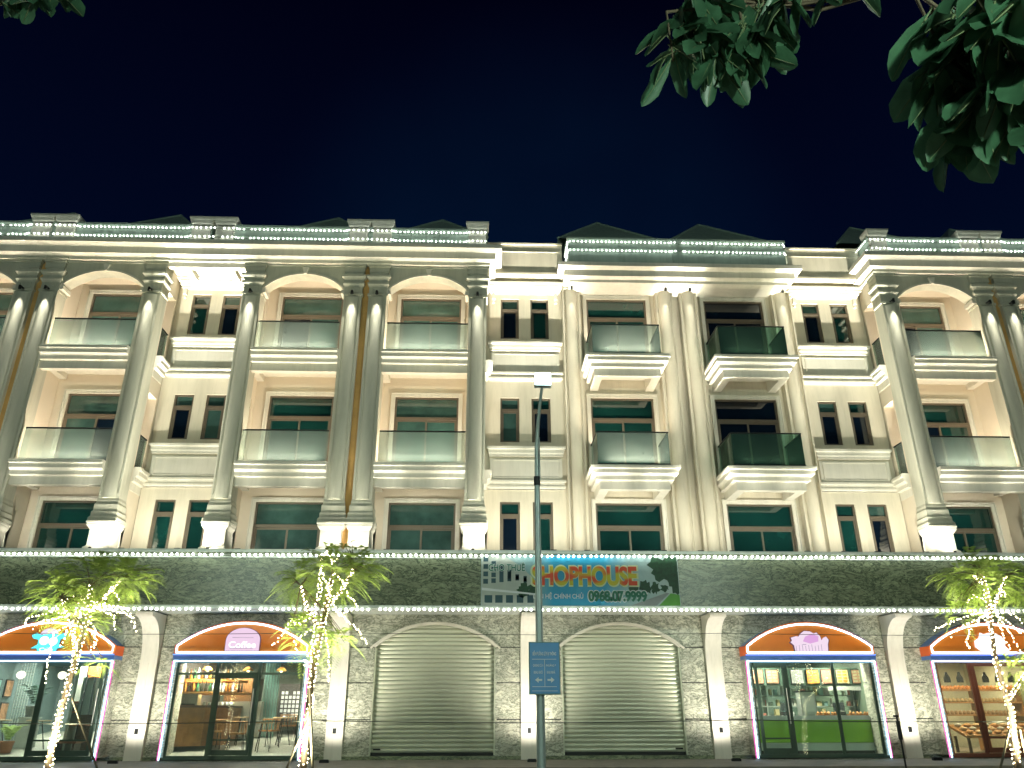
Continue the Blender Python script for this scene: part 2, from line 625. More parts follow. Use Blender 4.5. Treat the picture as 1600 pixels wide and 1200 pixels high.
def pilaster(u, s, xc, downlight=True):
    w_ = 0.29
    b = MB(s)
    b.box(xc - w_, xc + w_, -1.0, -.5, 6.9, 15.22)
    # raised edge fillets and a half-round shaft
    for sx in (-1, 1):
        b.box(xc + sx * w_ - (.045 if sx > 0 else 0), xc + sx * w_ + (.045 if sx < 0 else 0), -1.03, -1.0, 7.3, 13.98)
    n = 10
    vs, fs = [], []
    for z in (7.2, 13.9):
        for i in range(n + 1):
            a = PI * i / n
            vs.append((xc - math.cos(a) * .20, -1.0 - math.sin(a) * .075, z))
    for i in range(n):
        fs.append((i, i + 1, i + n + 2, i + n + 1))
    b.add(vs, fs, smooth=True)
    b.add([vs[i] for i in range(n + 1)], [tuple(reversed(range(n + 1)))])
    b.add([vs[i + n + 1] for i in range(n + 1)], [tuple(range(n + 1))])
    po = b.build('pilaster', M['pil'], u)
    c = MB(s)
    path = [(xc - w_, -.5), (xc - w_, -1.0), (xc + w_, -1.0), (xc + w_, -.5)]
    c.sweep(path, [(0, 13.98), (.035, 13.98), (.035, 14.06), (0.0, 14.06)])
    c.sweep(path, [(0.0, 14.30), (.03, 14.36), (.06, 14.40), (.06, 14.46), (0.02, 14.5), (0.02, 14.56), (.05, 14.60), (.10, 14.66), (.10, 14.73), (0, 14.76)])
    c.sweep(path, [(0.0, 14.84), (.03, 14.86), (.03, 15.04), (.07, 15.06), (.07, 15.12), (.11, 15.16), (.11, 15.22), (0, 15.24)])
    # sunk panel on the capital block
    c.box(xc - .19, xc + .19, -1.018, -1.0, 14.10, 14.14)
    c.box(xc - .19, xc + .19, -1.018, -1.0, 14.27, 14.30)
    c.box(xc - .19, xc - .16, -1.018, -1.0, 14.14, 14.27)
    c.box(xc + .16, xc + .19, -1.018, -1.0, 14.14, 14.27)
    c.build('capital', M['pil'], po)
    d = MB(s)
    d.sweep(path, [(0, 6.88), (.05, 6.88), (.05, 7.0), (.02, 7.06), (.02, 7.12), (0, 7.2)])
    d.sweep(path, [(.0, 6.50), (.12, 6.52), (.12, 6.60), (.08, 6.66), (.08, 6.78), (.05, 6.82), (.05, 6.88), (0, 6.9)])
    d.box(xc - w_, xc + w_, -1.0, -.5, 6.5, 6.9)
    d.build('base', M['pil'], po)
    p = MB(s)
    path2 = [(xc - .30, -.5), (xc - .30, -1.08), (xc + .30, -1.08), (xc + .30, -.5)]
    p.sweep(path2, [(.07, ZC + .002), (.07, 5.76), (.02, 5.80), (.0, 5.84), (0, 6.28), (.03, 6.31), (.08, 6.38), (.08, 6.44), (.1, 6.45), (.1, 6.498), (0, 6.5)])
    p.box(xc - .297, xc + .297, -1.077, -.5, 5.6, 6.497)
    p.build('pedestal', M['trim'], po)
    if downlight:
        bracket_light(po, s, xc, -1.0, 14.0)
        # uplight standing on the canopy in front of the pedestal
        g = MB(s)
        g.box(xc - .05, xc + .05, -1.52, -1.44, ZC + .004, ZC + .02)
        g.tube([(xc, -1.48, ZC + .02), (xc, -1.45, ZC + .10)], .04, 10)
        g.build('uplight', M['dark'], po)
        lamp('SPOT', (s * xc, -1.46, ZC + .13), 260 * UP_W, LIGHTCOL, po, .03, (s * xc, -1.15, 11.5), 40, 1.0)
        lamp('SPOT', (s * xc, -1.50, ZC + .13), 40 * UP_W, LIGHTCOL, po, .05, (s * xc, -1.0, ZC + .9), 150, 1.0)
    return po


def bracket_light(par, s, xc, y, z, power=46):
    g = MB(s)
    g.box(xc - .03, xc + .03, y - .26, y - .0, z + .03, z + .055)
    g.tube([(xc, y - .22, z + .03), (xc, y - .22, z - .07)], .045, 12)
    g.build('downlight', M['dark'], par)
    lamp('SPOT', (s * xc, y - .22, z - .09), power * DOWN_W, LIGHTCOL, par, .03, (s * xc, y + .02, z - 4.2), 52, 1.0)
    lamp('SPOT', (s * xc, y - .22, z - .09), power * DOWN_W * 2.2, LIGHTCOL, par, .03, (s * xc, y + .0, z - 5.0), 20, 1.0)


def recess(u, s, covered, x0=3.95, wy=.3):
    """narrow window strip between two blocks"""
    wx0, wx1 = 4.44, 5.06
    holes = [(wx0, wx1, 13.15, 14.68), (wx0, wx1, 9.45, 10.98), (wx0, wx1, 5.75, 7.5)]
    b = MB(s)
    b.wall(x0, S, ZC, 15.6 if not covered else 15.2, wy, wy + .12, holes)
    b.build('wall', M['wall'], u)
    px0 = 4.12
    for z in (12.95, 9.25):
        t = MB(s)
        t.sweep([(px0, wy), (px0, wy - .10), (S, wy - .10)], [(0, z - .30), (.03, z - .30), (.03, z - .24), (.06, z - .2), (.06, z - .10), (.11, z - .07), (.11, z), (0, z)], (True, False))
        t.box(px0, S, wy - .10, wy + .001, z - .30, z)
        t.build('window_sill', M['trim'], u)
        t = MB(s)
        zt, zb = z - .36, z - 1.02
        t.box(px0, S, wy - .06, wy + .001, zb - .05, zt)
        t.box(px0 + .10, S, wy - .085, wy - .06, zt - .07, zt - .04)
        t.box(px0 + .10, px0 + .13, wy - .085, wy - .06, zb + .04, zt - .07)
        t.box(px0 + .10, S, wy - .085, wy - .06, zb + .01, zb + .04)
        t.build('wall_panel', M['trim'], u)
        t = MB(s)
        # lower string course
        t.sweep([(px0 - .04, wy), (px0 - .04, wy - .06), (S, wy - .06)], [(0, zb - .36), (.0, zb - .34), (.05, zb - .30), (.05, zb - .24), (.02, zb - .22), (.02, zb - .14), (.07, zb - .12), (.07, zb - .06), (0, zb - .052)], (True, False))
        t.box(px0 - .04, S, wy - .06, wy + .001, zb - .36, zb - .052)
        t.build('string_course', M['trim'], u)
    h = MB(s)
    h.sweep([(px0, wy), (px0, wy - .14), (S, wy - .14)], [(0, 14.86), (.03, 14.86), (.03, 14.92), (.09, 14.95), (.09, 15.01), (.15, 15.04), (.15, 15.11), (.20, 15.14), (.20, 15.20), (0, 15.2)], (True, False))
    h.box(px0, S, wy - .14, wy + .001, 14.86, 15.2)
    h.box(px0 + .02, px0 + .12, wy - .13, wy + .001, 14.62, 14.86)
    h.box(px0 + .04, px0 + .10, wy - .09, wy + .001, 14.50, 14.62)
    h.build('window_hood', M['trim'], u)
    for (a, b_, c, d) in holes:
        window(u, s, a, b_, c, d, wy + .09, 'narrow', twin=False, pane=random.choice(['pane', 'pane', 'curtain']))
    if not covered:
        p = MB(s)
        # cove, then upright parapet wall standing proud of the recess
        xx0 = x0
        yf = wy - .55
        n = 6
        prev = (wy - .02, 15.2)
        for i in range(1, n + 1):
            a = PI / 2 * i / n
            cur = (wy - .02 - .50 * (1 - math.cos(a)), 15.2 + .16 * math.sin(a))
            p.quad((xx0, prev[0], prev[1]), (S, prev[0], prev[1]), (S, cur[0], cur[1]), (xx0, cur[0], cur[1]))
            prev = cur
        p.box(xx0, S, yf, wy + .3, 15.36, 16.54)
        p.box(xx0 + .02, S, yf - .02, yf, 16.24, 16.27)
        p.box(xx0 - .0, S, yf - .05, wy + .35, 16.54, 16.60)
        p.box(xx0, S, yf - .03, yf, 15.34, 15.42)
        p.box(S - .006, S, yf - .004, yf, 15.42, 16.24)
        p.build('recess_parapet', M['wall'], u)
    else:
        p = MB(s)
        p.box(3.96, S, -.99, wy + .1, 15.205, 15.3)
        for a in (4.55,):
            p.box(a - .11, a + .11, -.98, wy, 14.99, 15.204)
        p.box(3.96, S, -1.0, -.80, 14.97, 15.204)
        p.box(3.96, S, wy - .02 - .18, wy - .001 - 0, 15.206 - .12, 15.204)
        p.build('soffit', M['trim'], u)
    return


def glass_rail(par, s, path, z0, z1, mt='rail_glass', rail=True):
    """glass panels along a plan path with a dark handrail and foot channel"""
    for i in range(len(path) - 1):
        (ax, ay), (bx, by) = path[i], path[i + 1]
        g = MB(s)
        d = Vector((bx - ax, by - ay)).normalized()
        n = Vector((-d.y, d.x)) * .006
        g.add([(ax - n.x, ay - n.y, z0), (bx - n.x, by - n.y, z0), (bx + n.x, by + n.y, z0), (ax + n.x, ay + n.y, z0),
               (ax - n.x, ay - n.y, z1), (bx - n.x, by - n.y, z1), (bx + n.x, by + n.y, z1), (ax + n.x, ay + n.y, z1)],
              [(0, 3, 2, 1), (4, 5, 6, 7), (0, 1, 5, 4), (1, 2, 6, 5), (2, 3, 7, 6), (3, 0, 4, 7)])
        g.build('glass_panel', M[mt], par)
    r = MB(s)
    for i in range(len(path) - 1):
        (ax, ay), (bx, by) = path[i], path[i + 1]
        r.tube([(ax, ay, z1 + .015), (bx, by, z1 + .015)], .024, 8)
    r.build('handrail', M['dark'], par)
    r = MB(s)
    for i in range(len(path) - 1):
        (ax, ay), (bx, by) = path[i], path[i + 1]
        r.tube([(ax, ay, z0 - .01), (bx, by, z0 - .01)], .026, 4)
    r.build('foot_channel', M['dark'], par)


def loggia_unit(name, P, s, covered, label, dark=False, floor_light=True):
    u = empty(name, (P, 0, 0))
    tag(u, label, 'shophouse', 'attached shophouses of the row')
    body = MB(s)
    body.box(0, S, .62, 9, 4.12, 16.0)
    body.box(0, S, 4.6, 9, .15, 4.12)
    body.box(0, .55, .31, 4.6, .15, 4.12)
    body.box(S - .55, S, .31, 4.6, .15, 4.12)
    body.build('wall', M['wall'], u)
    # joint between the paired pilasters and inner side walls
    g = MB(s)
    g.box(0.0, .108, -.90, .62, ZC, 15.2)
    g.build('joint_wall', M['gap'], u)
    iw = MB(s)
    iw.box(.112, .58, -.498, .44, ZC, 15.2)
    # outer side wall with openings at both balcony floors
    xs0, xs1 = 3.55, 3.93
    ya, yb = -.40, .20
    iw.box(xs0, xs1, -.498, ya, ZC, 15.2)
    iw.box(xs0, xs1, yb, .44, ZC, 15.2)
    iw.box(xs0, xs1, ya, yb, ZC, 8.3)
    iw.box(xs0, xs1, ya, yb, 10.75, 12.0)
    iw.box(xs0, xs1, ya, yb, 14.35, 15.2)
    iw.build('side_wall', M['peach'], u)
    wx0, wx1 = 1.0, 3.07
    holes = [(wx0, wx1, 12.05, 14.72), (wx0, wx1, 8.35, 11.02), (wx0, wx1, 5.6, 7.48)]
    b = MB(s)
    b.wall(.58, xs0, ZC, 15.2, .44, .56, holes)
    b.build('loggia_wall', M['peach'], u)
    for i, (a, bb, c, d) in enumerate(holes):
        surround(u, s, a, bb, c, d, .44)
        window(u, s, a, bb, c, d, .50, 'door', pane='curtain' if (i == 0 or random.random() < .3) else 'pane')
    ce = MB(s)
    ce.box(.58, xs0, -.6, .44, 15.10, 15.2)
    ce.build('loggia_ceiling', M['peach'], u)
    # balconies between the pilasters
    for zt in (12.0, 8.3):
        sl = MB(s)
        sl.sweep([(.69, -.92), (3.37, -.92)], [(a, z + zt) for a, z in LEDGE])
        sl.box(.58, xs0, -.90, .44, zt - .30, zt - .001)
        sl.box(.58, xs0, -.915, -.72, zt - .70, zt - .301)
        sl.box(.58, .80, -.72, .44, zt - .48, zt - .301)
        sl.box(xs0 - .22, xs0, -.72, .44, zt - .48, zt - .301)
        # moulded ledge of the side opening
        sl.sweep([(xs1, -.44), (xs1, .28)], [(a * .8, z + zt) for a, z in LEDGE])
        so = sl.build('balcony', M['trim'], u)
        glass_rail(so, s, [(.76, -.90), (3.36, -.90)], zt + .05, zt + 1.04)
        glass_rail(so, s, [(xs1 - .05, ya + .02), (xs1 - .05, yb - .02)], zt + .05, zt + 1.04)
        lb = MB(s)
        lb.box(.95, 3.15, -.62, -.56, zt + .0, zt + .04)
        lb.build('light_bar', M['dark'], so)
        lamp('AREA', (s * 2.05, -.59, zt + .05), 26 * LOG_W, WARMCOL, so, 2.1, (s * 2.05, -.50, zt + 2), sy=.05)
    # front arch
    a = MB(s)
    a.spandrel(.69, 3.37, 14.20, .60, 15.2, -.93, -.52)
    a.build('arch', M['pil'], u)
    t = MB(s)
    t.archband(.69, 3.37, 14.20, .60, .055, -.965, -.93)
    for xx in (.69, 3.25):
        t.box(xx, xx + .12, -.97, -.5, 14.08, 14.22)
    t.prism([(1.99, 14.80), (2.07, 14.80), (2.14, 15.03), (1.92, 15.03)], -1.01, -.93)
    t.box(.69, 3.37, -.98, -.931, 15.10, 15.2)
    t.build('arch_moulding', M['trim'], u)
    pilaster(u, s, .40)
    pilaster(u, s, 3.66)
    # entablature and parapet
    xe = S if covered else 3.97
    path = [(0, -1.02), (xe, -1.02)] if covered else [(0, -1.02), (xe, -1.02), (xe, .3)]
    c = MB(s)
    c.sweep(path, [(a_, z_ + 15.75) for a_, z_ in CORN], (False, True))
    c.box(0, xe, -1.015, .3, 15.21, 15.74)
    c.build('cornice', M['trim'], u)
    p = MB(s)
    xw = xe - .06
    p.box(0, xw, -.94, -.70, 15.76, 16.62)
    if not covered:
        p.box(xw - .2, xw, -.70, .6, 15.76, 16.62)
    p.sweep([(0, -.94), (xw, -.94)] + ([] if covered else [(xw, .6)]), [(0, 16.56), (.05, 16.58), (.05, 16.66), (0, 16.67)], (False, False))
    p.sweep([(0, -.94), (xw, -.94)] + ([] if covered else [(xw, .6)]), [(0, 16.20), (.035, 16.21), (.035, 16.27), (0, 16.28)], (False, False))
    po = p.build('parapet', M['para'], u)
    for a0, a1 in ((.03, .76), ((S - .76, S - .03) if covered else (3.26, 3.96))):
        q = MB(s)
        q.box(a0 + .06, a1 - .06, -1.03, -.6, 15.76, 16.62)
        q.sweep([(a0 + .06, -.6), (a0 + .06, -1.03), (a1 - .06, -1.03), (a1 - .06, -.6)],
                [(0, 16.58), (.0, 16.62), (.04, 16.66), (.06, 16.74), (.10, 16.82), (.10, 16.88), (0, 16.9)])
        q.box(a0 + .06, a1 - .06, -1.03, -.6, 16.6, 16.9)
        q.build('pier', M['trim'], po)
    recess(u, s, covered)
    # washers on the canopy
    washer(u, s, 1.25, .06, wy=-.2, under=True)
    washer(u, s, 2.85, .06, wy=-.2, under=True)
    washer(u, s, 4.50, 1.25)
    hip_roof(u, s, 2.1)
    return u


def washer(u, s, x, k, y=-1.42, wy=.3, low=1.0, under=False):
    """floodlight on the canopy edge throwing a stack of beams up the facade"""
    g = MB(s)
    g.box(x - .09, x + .09, y - .05, y + .05, ZC + .004, ZC + .03)
    g.box(x - .08, x + .08, y - .035, y + .035, ZC + .03, ZC + .09)
    g.build('floodlight', M['dark'], u)
    p = (s * x, y, ZC + .13)
    k *= WASH_W
    lamp('SPOT', p, (6500 if k > 1.9 else 1300) * k, LIGHTCOL, u, .06, (s * x, wy - .50, ZC + 11.2), 15, 1.0)
    lamp('SPOT', p, 1500 * k, LIGHTCOL, u, .06, (s * x, wy, ZC + 11.2), 23, 1.0)
    lamp('SPOT', p, 620 * k, LIGHTCOL, u, .06, (s * x, wy, ZC + 10.5), 36, 1.0)
    if under:
        lamp('SPOT', p, 62 * WASH_W * low, LIGHTCOL, u, .06, (s * x, .44, ZC + 1.5), 84, 1.0)
    else:
        lamp('SPOT', p, 80 * k * low, LIGHTCOL, u, .06, (s * x, y + 1.0, ZC + 6), 174, .7)


def hip_roof(u, s, xa):
    r = MB(s)
    x0, x1, y0, y1, z0, za = xa - 1.85, xa + 1.85, 1.0, 6.4, 17.7, 19.95
    r.add([(x0, y0, z0), (x1, y0, z0), (x1, y1, z0), (x0, y1, z0), (xa, y0 + 2.2, za), (xa, y1 - 2.2, za)],
          [(0, 1, 4), (1, 2, 5, 4), (2, 3, 5), (3, 0, 4, 5)])
    ro = r.build('roof', M['roof'], u)
    r2 = MB(s)
    r2.box(x0 + .25, x1 - .25, y0 + .25, y1 - .2, 16.0, 17.6)
    r2.build('attic_wall', M['para'], ro)
    r3 = MB(s)
    r3.tube([(xa, y0 + 2.2, za), (x0, y0, z0)], .05, 6)
    r3.tube([(xa, y0 + 2.2, za), (x1, y0, z0)], .05, 6)
    r3.tube([(xa, y0 + 2.2, za), (xa, y1 - 2.2, za)], .05, 6)
    r3.build('ridge', M['roof'], ro)


def centre_unit(name, P, s, label, dark):
    u = empty(name, (P, 0, 0))
    tag(u, label, 'shophouse', 'attached shophouses of the row')
    MB(s).box(0, S, .62, 9, 4.12, 16.0).box(0, S, 4.6, 9, .15, 4.12).box(0, .55, .31, 4.6, .15, 4.12).box(S - .55, S, .31, 4.6, .15, 4.12).build('wall', M['wall'], u)
    wx0, wx1 = 1.02, 3.10
    holes = [(wx0, wx1, 12.05, 14.78), (wx0, wx1, 8.35, 11.05), (wx0, wx1, 5.6, 7.5)]
    b = MB(s)
    b.wall(0, 3.97, ZC, 15.3, .40, .54, holes)
    b.build('facade_wall', M['wall'], u)
    b = MB(s)
    b.box(3.93, 3.97, .0, .398, ZC, 15.0)
    b.build('side_wall', M['wall'], u)
    for i, (a, bb, c, d) in enumerate(holes):
        surround(u, s, a, bb, c, d, .40)
        window(u, s, a, bb, c, d, .48, 'door', pane='pane_dark' if (dark and i < 2) else 'pane')
    t = MB(s)
    t.box(.78, 3.34, .34, .399, 15.02, 15.10)
    t.build('wall_moulding', M['trim'], u)
    # flat strips with half-round columns
    for xc in (.42, 3.66):
        c = MB(s)
        c.box(xc - .30, xc + .30, .16, .399, ZC + .002, 15.1)
        c.box(xc - .30, xc - .25, .13, .16, ZC + .3, 15.0)
        c.box(xc + .25, xc + .30, .13, .16, ZC + .3, 15.0)
        n = 12
        vs, fs = [], []
        for z in (ZC + .25, 14.95):
            for i in range(n + 1):
                a = PI * i / n
                vs.append((xc - math.cos(a) * .20, .16 - math.sin(a) * .16, z))
        for i in range(n):
            fs.append((i, i + 1, i + n + 2, i + n + 1))
        c.add(vs, fs, smooth=True)
        c.add([vs[i + n + 1] for i in range(n + 1)], [tuple(range(n + 1))])
        c.sweep([(xc - .24, .16), (xc - .24, -.02), (xc + .24, -.02), (xc + .24, .16)], [(0, 14.93), (.02, 14.95), (.02, 15.0), (0, 15.02)])
        c.sweep([(xc - .3, .3), (xc - .3, -.04), (xc + .3, -.04), (xc + .3, .3)], [(0.0, ZC + .004), (.0, ZC + .25), (-.2, ZC + .26)])
        co = c.build('column', M['wall'], u)
        bracket_light(co, s, xc, .02, 14.9, 24)
    # cantilevered balconies
    for k, zt in enumerate((12.0, 8.3)):
        xa, xb = 2.06 - 1.04, 2.06 + 1.04
        sl = MB(s)
        sl.sweep([(xa, .39), (xa, -.85), (xb, -.85), (xb, .39)], [(a, z + zt) for a, z in LEDGE])
        sl.box(xa, xb, -.849, .39, zt - .30, zt - .001)
        sl.box(xa, xa + .25, -.849, .39, zt - .70, zt - .301)
        sl.box(xb - .25, xb, -.849, .39, zt - .70, zt - .301)
        sl.box(xa + .25, xb - .25, -.849, -.65, zt - .70, zt - .301)
        so = sl.build('balcony', M['trim'], u)
        lb = MB(s)
        lb.box(1.2, 2.9, -.72, -.66, zt + .0, zt + .04)
        lb.build('light_bar', M['dark'], so)
        lamp('AREA', (s * 2.06, -.69, zt + .05), (3 if dark else 26) * LOG_W, WARMCOL, so, 1.6, (s * 2.06, -.35, zt + 2), sy=.05)
        glass_rail(so, s, [(2.06 - 1.09, .38), (2.06 - 1.09, -.97), (2.06 + 1.09, -.97), (2.06 + 1.09, .38)], zt + .06, zt + 1.06,
                   'rail_glass2' if dark else 'rail_glass')
    xe = 3.99
    yb = -.42
    c = MB(s)
    c.sweep([(0, yb), (xe - .3, yb), (xe - .3, .3)], [(a_, z_ * .95 + 15.52) for a_, z_ in CORN], (False, True))
    c.box(0, xe - .3, yb + .001, .39, 14.93, 15.5)
    c.build('cornice', M['trim'], u)
    p = MB(s)
    xw = 3.92 - .15
    p.box(0, xw, -.58, -.35, 15.53, 16.62)
    p.box(xw - .2, xw, -.35, .6, 15.53, 16.62)
    p.sweep([(0, -.58), (xw, -.58), (xw, .6)], [(0, 16.56), (.05, 16.58), (.05, 16.66), (0, 16.67)], (False, False))
    p.sweep([(0, -.58), (xw, -.58), (xw, .6)], [(0, 16.20), (.035, 16.21), (.035, 16.27), (0, 16.28)], (False, False))
    p.box(0, .2, -.62, -.58, 15.53, 16.62)
    p.build('parapet', M['para'], u)
    recess(u, s, False, x0=3.97)
    for x, k in ((.45, .8), (1.5, .06), (2.6, .06), (3.66, .8), (4.60, 1.2)):
        washer(u, s, x, k, y=-1.46, low=.6 if k < .5 else .8, under=k < .5)
    hip_roof(u, s, 2.1)
    return u


def ground_floor(u, s, kind):
    """marble ground floor, canopy and the scroll bracket on the recess side"""
    xc = S / 2
    hw = 1.70 if kind == 'shutter' else 1.74
    b = MB(s)
    yf = 0.0
    gaps = (1.32, 2.26, 3.20)
    x0, x1 = xc - hw, xc + hw
    zs = [.42] + [g for g in gaps] + [4.12]
    for i in range(len(zs) - 1):
        za, zb = zs[i] + (.0 if i == 0 else .013), zs[i + 1] - .013
        if kind == 'shutter' and i == 3:
            b.box(0, x0 - .0, yf, .3, za, zb)
            b.box(x1, S, yf, .3, za, zb)
            b.spandrel(x0, x1, 3.19, .62, zb, yf, .3, back=False)
        elif kind != 'shutter' and i >= 2:
            top = 2.90
            if i == 2:
                b.box(0, x0, yf, .3, za, zb)
                b.box(x1, S, yf, .3, za, zb)
                b.box(x0, x1, yf, .3, top, zb)
            else:
                b.box(0, S, yf, .3, za, zb)
        else:
            b.box(0, x0, yf, .3, za, zb)
            b.box(x1, S, yf, .3, za, zb)
    wo = b.build('marble_wall', M['marble'], u)
    MB(s).box(.05, x0 - .04, .03, .29, .3, 4.1).build('joint_backing', M['dark'], wo)
    MB(s).box(x1 + .04, S - .05, .03, .29, .3, 4.1).build('joint_backing', M['dark'], wo)
    pl = MB(s)
    pl.box(0, S, -.06, .31, .15, .42)
    pl.build('plinth', M['marble_dk'], u)
    cn = MB(s)
    cn.box(0, S, -1.58, .0, 4.12, ZC - .001)
    cn.box(0, S, .0, .62, 4.12, ZC - .001)
    co = cn.build('canopy', M['marble_dk'], u)
    e = MB(s)
    e.box(0, S, -1.68, -1.50, ZC, ZC + .03)
    e.box(0, S, -1.68, -1.66, ZC - .05, ZC)
    e.box(0, S, -1.62, -1.581, ZC - .19, ZC - .155)
    e.box(0, S, -1.64, -1.581, 4.06, 4.14)
    e.box(0, S, -1.581, -.02, 4.09, 4.119)
    e.build('edge_trim', M['channel'], co)
    if kind == 'shutter':
        sh = MB(s)
        n = 29
        z0 = .50
        pitch = (3.84 - z0) / n
        k = 6
        prev = None
        for i in range(n):
            pts = []
            for j in range(k + 1):
                tt = j / k
                yy = .16 - .022 * math.sin(PI * tt) if j < k else .17
                pts.append((yy, z0 + i * pitch + tt * pitch * .97))
            pts = [(.172, z0 + i * pitch)] + pts
            for (ya, za), (yb_, zb) in zip(pts[:-1], pts[1:]):
                sh.quad((x0, ya, za), (x1, ya, za), (x1, yb_, zb), (x0, yb_, zb))
        so = sh.build('roller_shutter', M['shutter'], u)
        q = MB(s)
        q.box(x0 + .1, x0 + .3, .120, .134, .56, .60)
        q.box(x0, x1, .11, .19, .425, .50)
        q.build('bottom_bar', M['dark'], so)
        MB(s).box(x0, x0 + .04, .02, .2, .43, 3.2).build('guide_rail', M['shutter'], so)
        MB(s).box(x1 - .04, x1, .02, .2, .43, 3.2).build('guide_rail', M['shutter'], so)
        mo = MB(s)
        mo.archband(x0, x1, 3.19, .62, .06, -.05, 0.0, grow=.0)
        mo.archband(x0 - .07, x1 + .07, 3.19, .65, .045, -.085, -.001 - .0, grow=.02)
        mo.build('arch_moulding', M['trim'], u)


def bracket(u, s, x):
    """tall pilaster whose head flares out in a quarter curve to carry the canopy"""
    b = MB(s)
    prof = [(-.14, .15), (-.14, 1.8), (-.14, 2.8), (-.16, 3.05), (-.21, 3.28), (-.30, 3.5), (-.44, 3.7), (-.62, 3.84), (-.82, 3.92), (-.98, 3.94), (-.98, 4.05)]
    vs = []
    for y, z in prof:
        vs += [(x - .23, y, z), (x + .23, y, z)]
    n = len(prof)
    fs = [(2 * i, 2 * i + 1, 2 * i + 3, 2 * i + 2) for i in range(n - 1)]
    b.add(vs, fs, smooth=True)
    for sx in (-1, 1):
        X = x + sx * .23
        for i in range(n - 1):
            (ya, za), (yb, zb) = prof[i], prof[i + 1]
            if sx < 0:
                b.quad((X, ya, za), (X, yb, zb), (X, .0, zb), (X, .0, za))
            else:
                b.quad((X, yb, zb), (X, ya, za), (X, .0, za), (X, .0, zb))
    # recessed centre slot of the upper half
    b.box(x - .012, x + .012, -.147, -.14, 1.3, 2.78)
    o = b.build('bracket', M['trim'], u)
    k = MB(s)
    k.box(x - .045, x + .045, -.165, -.142, .98, 1.11)
    k.box(x - .03, x + .03, -.17, -.165, 1.0, 1.09)
    k.build('socket', M['dark'], o)
    return o


random.seed(4)
P0, P1, P2, P3 = -14.54, -4.02, 6.50, 17.02
UNITS = [
    (P0, -1, 'L', True, 'cream shophouse cut by the left edge of the photo, only one pilaster showing', 'cafe'),
    (P0, 1, 'L', True, 'cream shophouse over the cafe with the cyan logo, arched top loggia and marble ground floor', 'shopA'),
    (P1, -1, 'L', True, 'cream shophouse with arched loggia above the cafe with the white arched logo panel', 'shopB'),
    (P1, 1, 'L', False, 'cream shophouse with arched loggia above the roller shutter left of the street lamp', 'shutter'),
    (P2, -1, 'C', False, 'flat fronted cream shophouse with green balcony doors above the shutter right of the lamp', 'shutter'),
    (P2, 1, 'C', False, 'flat fronted cream shophouse with nearly black balcony doors above the lime green shop counter', 'shopC'),
    (P3, -1, 'L', False, 'cream shophouse with arched loggia above the bakery shop at the right', 'shopD'),
    (P3, 1, 'L', True, 'cream shophouse cut by the right edge of the photo, only its first pilaster showing', 'cafe'),
]
us = []
for (P, s, t, cov, lab, gf) in UNITS:
    if t == 'L':
        u = loggia_unit('shophouse', P, s, cov, lab)
    else:
        u = centre_unit('shophouse', P, s, lab, dark=(s > 0))
    if gf == 'cafe':
        ground_floor(u, s, 'shutter')
    else:
        ground_floor(u, s, gf)
    us.append((u, P, s, t, cov, gf))
for i in (1, 3, 5):
    bracket(us[i][0], us[i][2], S)
bracket(us[0][0], -1, S)
bracket(us[7][0], 1, S)
for i in (1, 3, 5, 7):
    bracket(us[i][0], us[i][2], 0.0)

#@@GROUND
# ------------------------------------------------------------------ ground
def sheet(name, x0, x1, y0, y1, z, mt, kind='structure'):
    o = MB().quad((x0, y0, z), (x1, y0, z), (x1, y1, z), (x0, y1, z)).build(name, mt)
    return tag(o, None, kind=kind)


sheet('ground', -400, 400, -400, 400, -.03, M['asphalt'])
sheet('road', -200, 200, -21.0, -9.8, 0.0, M['asphalt'])
o = MB().box(-60, 60, -9.6, .7, -.02, .15).build('pavement', M['pave'])
tag(o, None, kind='structure')
o = MB().box(-60, 60, -9.8, -9.6, -.02, .155).build('kerb', M['kerb'])
tag(o, None, kind='structure')
o = MB().box(-60, 60, -30, -21.0, -.02, .10).build('near_pavement', M['pave'])
tag(o, None, kind='structure')

o = MB().box(-60, 60, -3.4, .3, .151, .33).build('shop_terrace', M['pave'])
tag(o, None, kind='structure')
# uplights in the pavement washing the marble piers
for k in range(-3, 5):
    bx = -4.02 + S * (k)
    g = MB().box(-.12, .12, -.04, .04, 0, .06)
    g.box(-.10, .10, -.03, .03, .06, .075)
    o = empty('ground_floodlight', (bx, -1.25, .331))
    g.build('housing', M['dark'], o)
    tag(o, 'small dark floodlight on the pavement at the foot of a curved marble-wall bracket', 'floodlight', 'pavement floodlights before the brackets')
    lamp('SPOT', (0, 0, .1), 95 * GND_W, (1, .95, .82), o, .08, (0, .7, 2.4), 130, 1.0)
# PART2

# ------------------------------------------------------------------ LED strips
def ico(r):
    t = (1 + 5 ** .5) / 2
    v = [(-1, t, 0), (1, t, 0), (-1, -t, 0), (1, -t, 0), (0, -1, t), (0, 1, t), (0, -1, -t), (0, 1, -t), (t, 0, -1), (t, 0, 1), (-t, 0, -1), (-t, 0, 1)]
    k = r / math.sqrt(1 + t * t)
    f = [(0, 11, 5), (0, 5, 1), (0, 1, 7), (0, 7, 10), (0, 10, 11), (1, 5, 9), (5, 11, 4), (11, 10, 2), (10, 7, 6), (7, 1, 8), (3, 9, 4), (3, 4, 2), (3, 2, 6), (3, 6, 8), (3, 8, 9), (4, 9, 5), (2, 4, 11), (6, 2, 10), (8, 6, 7), (9, 8, 1)]
    return [(a * k, b * k, c * k) for a, b, c in v], f


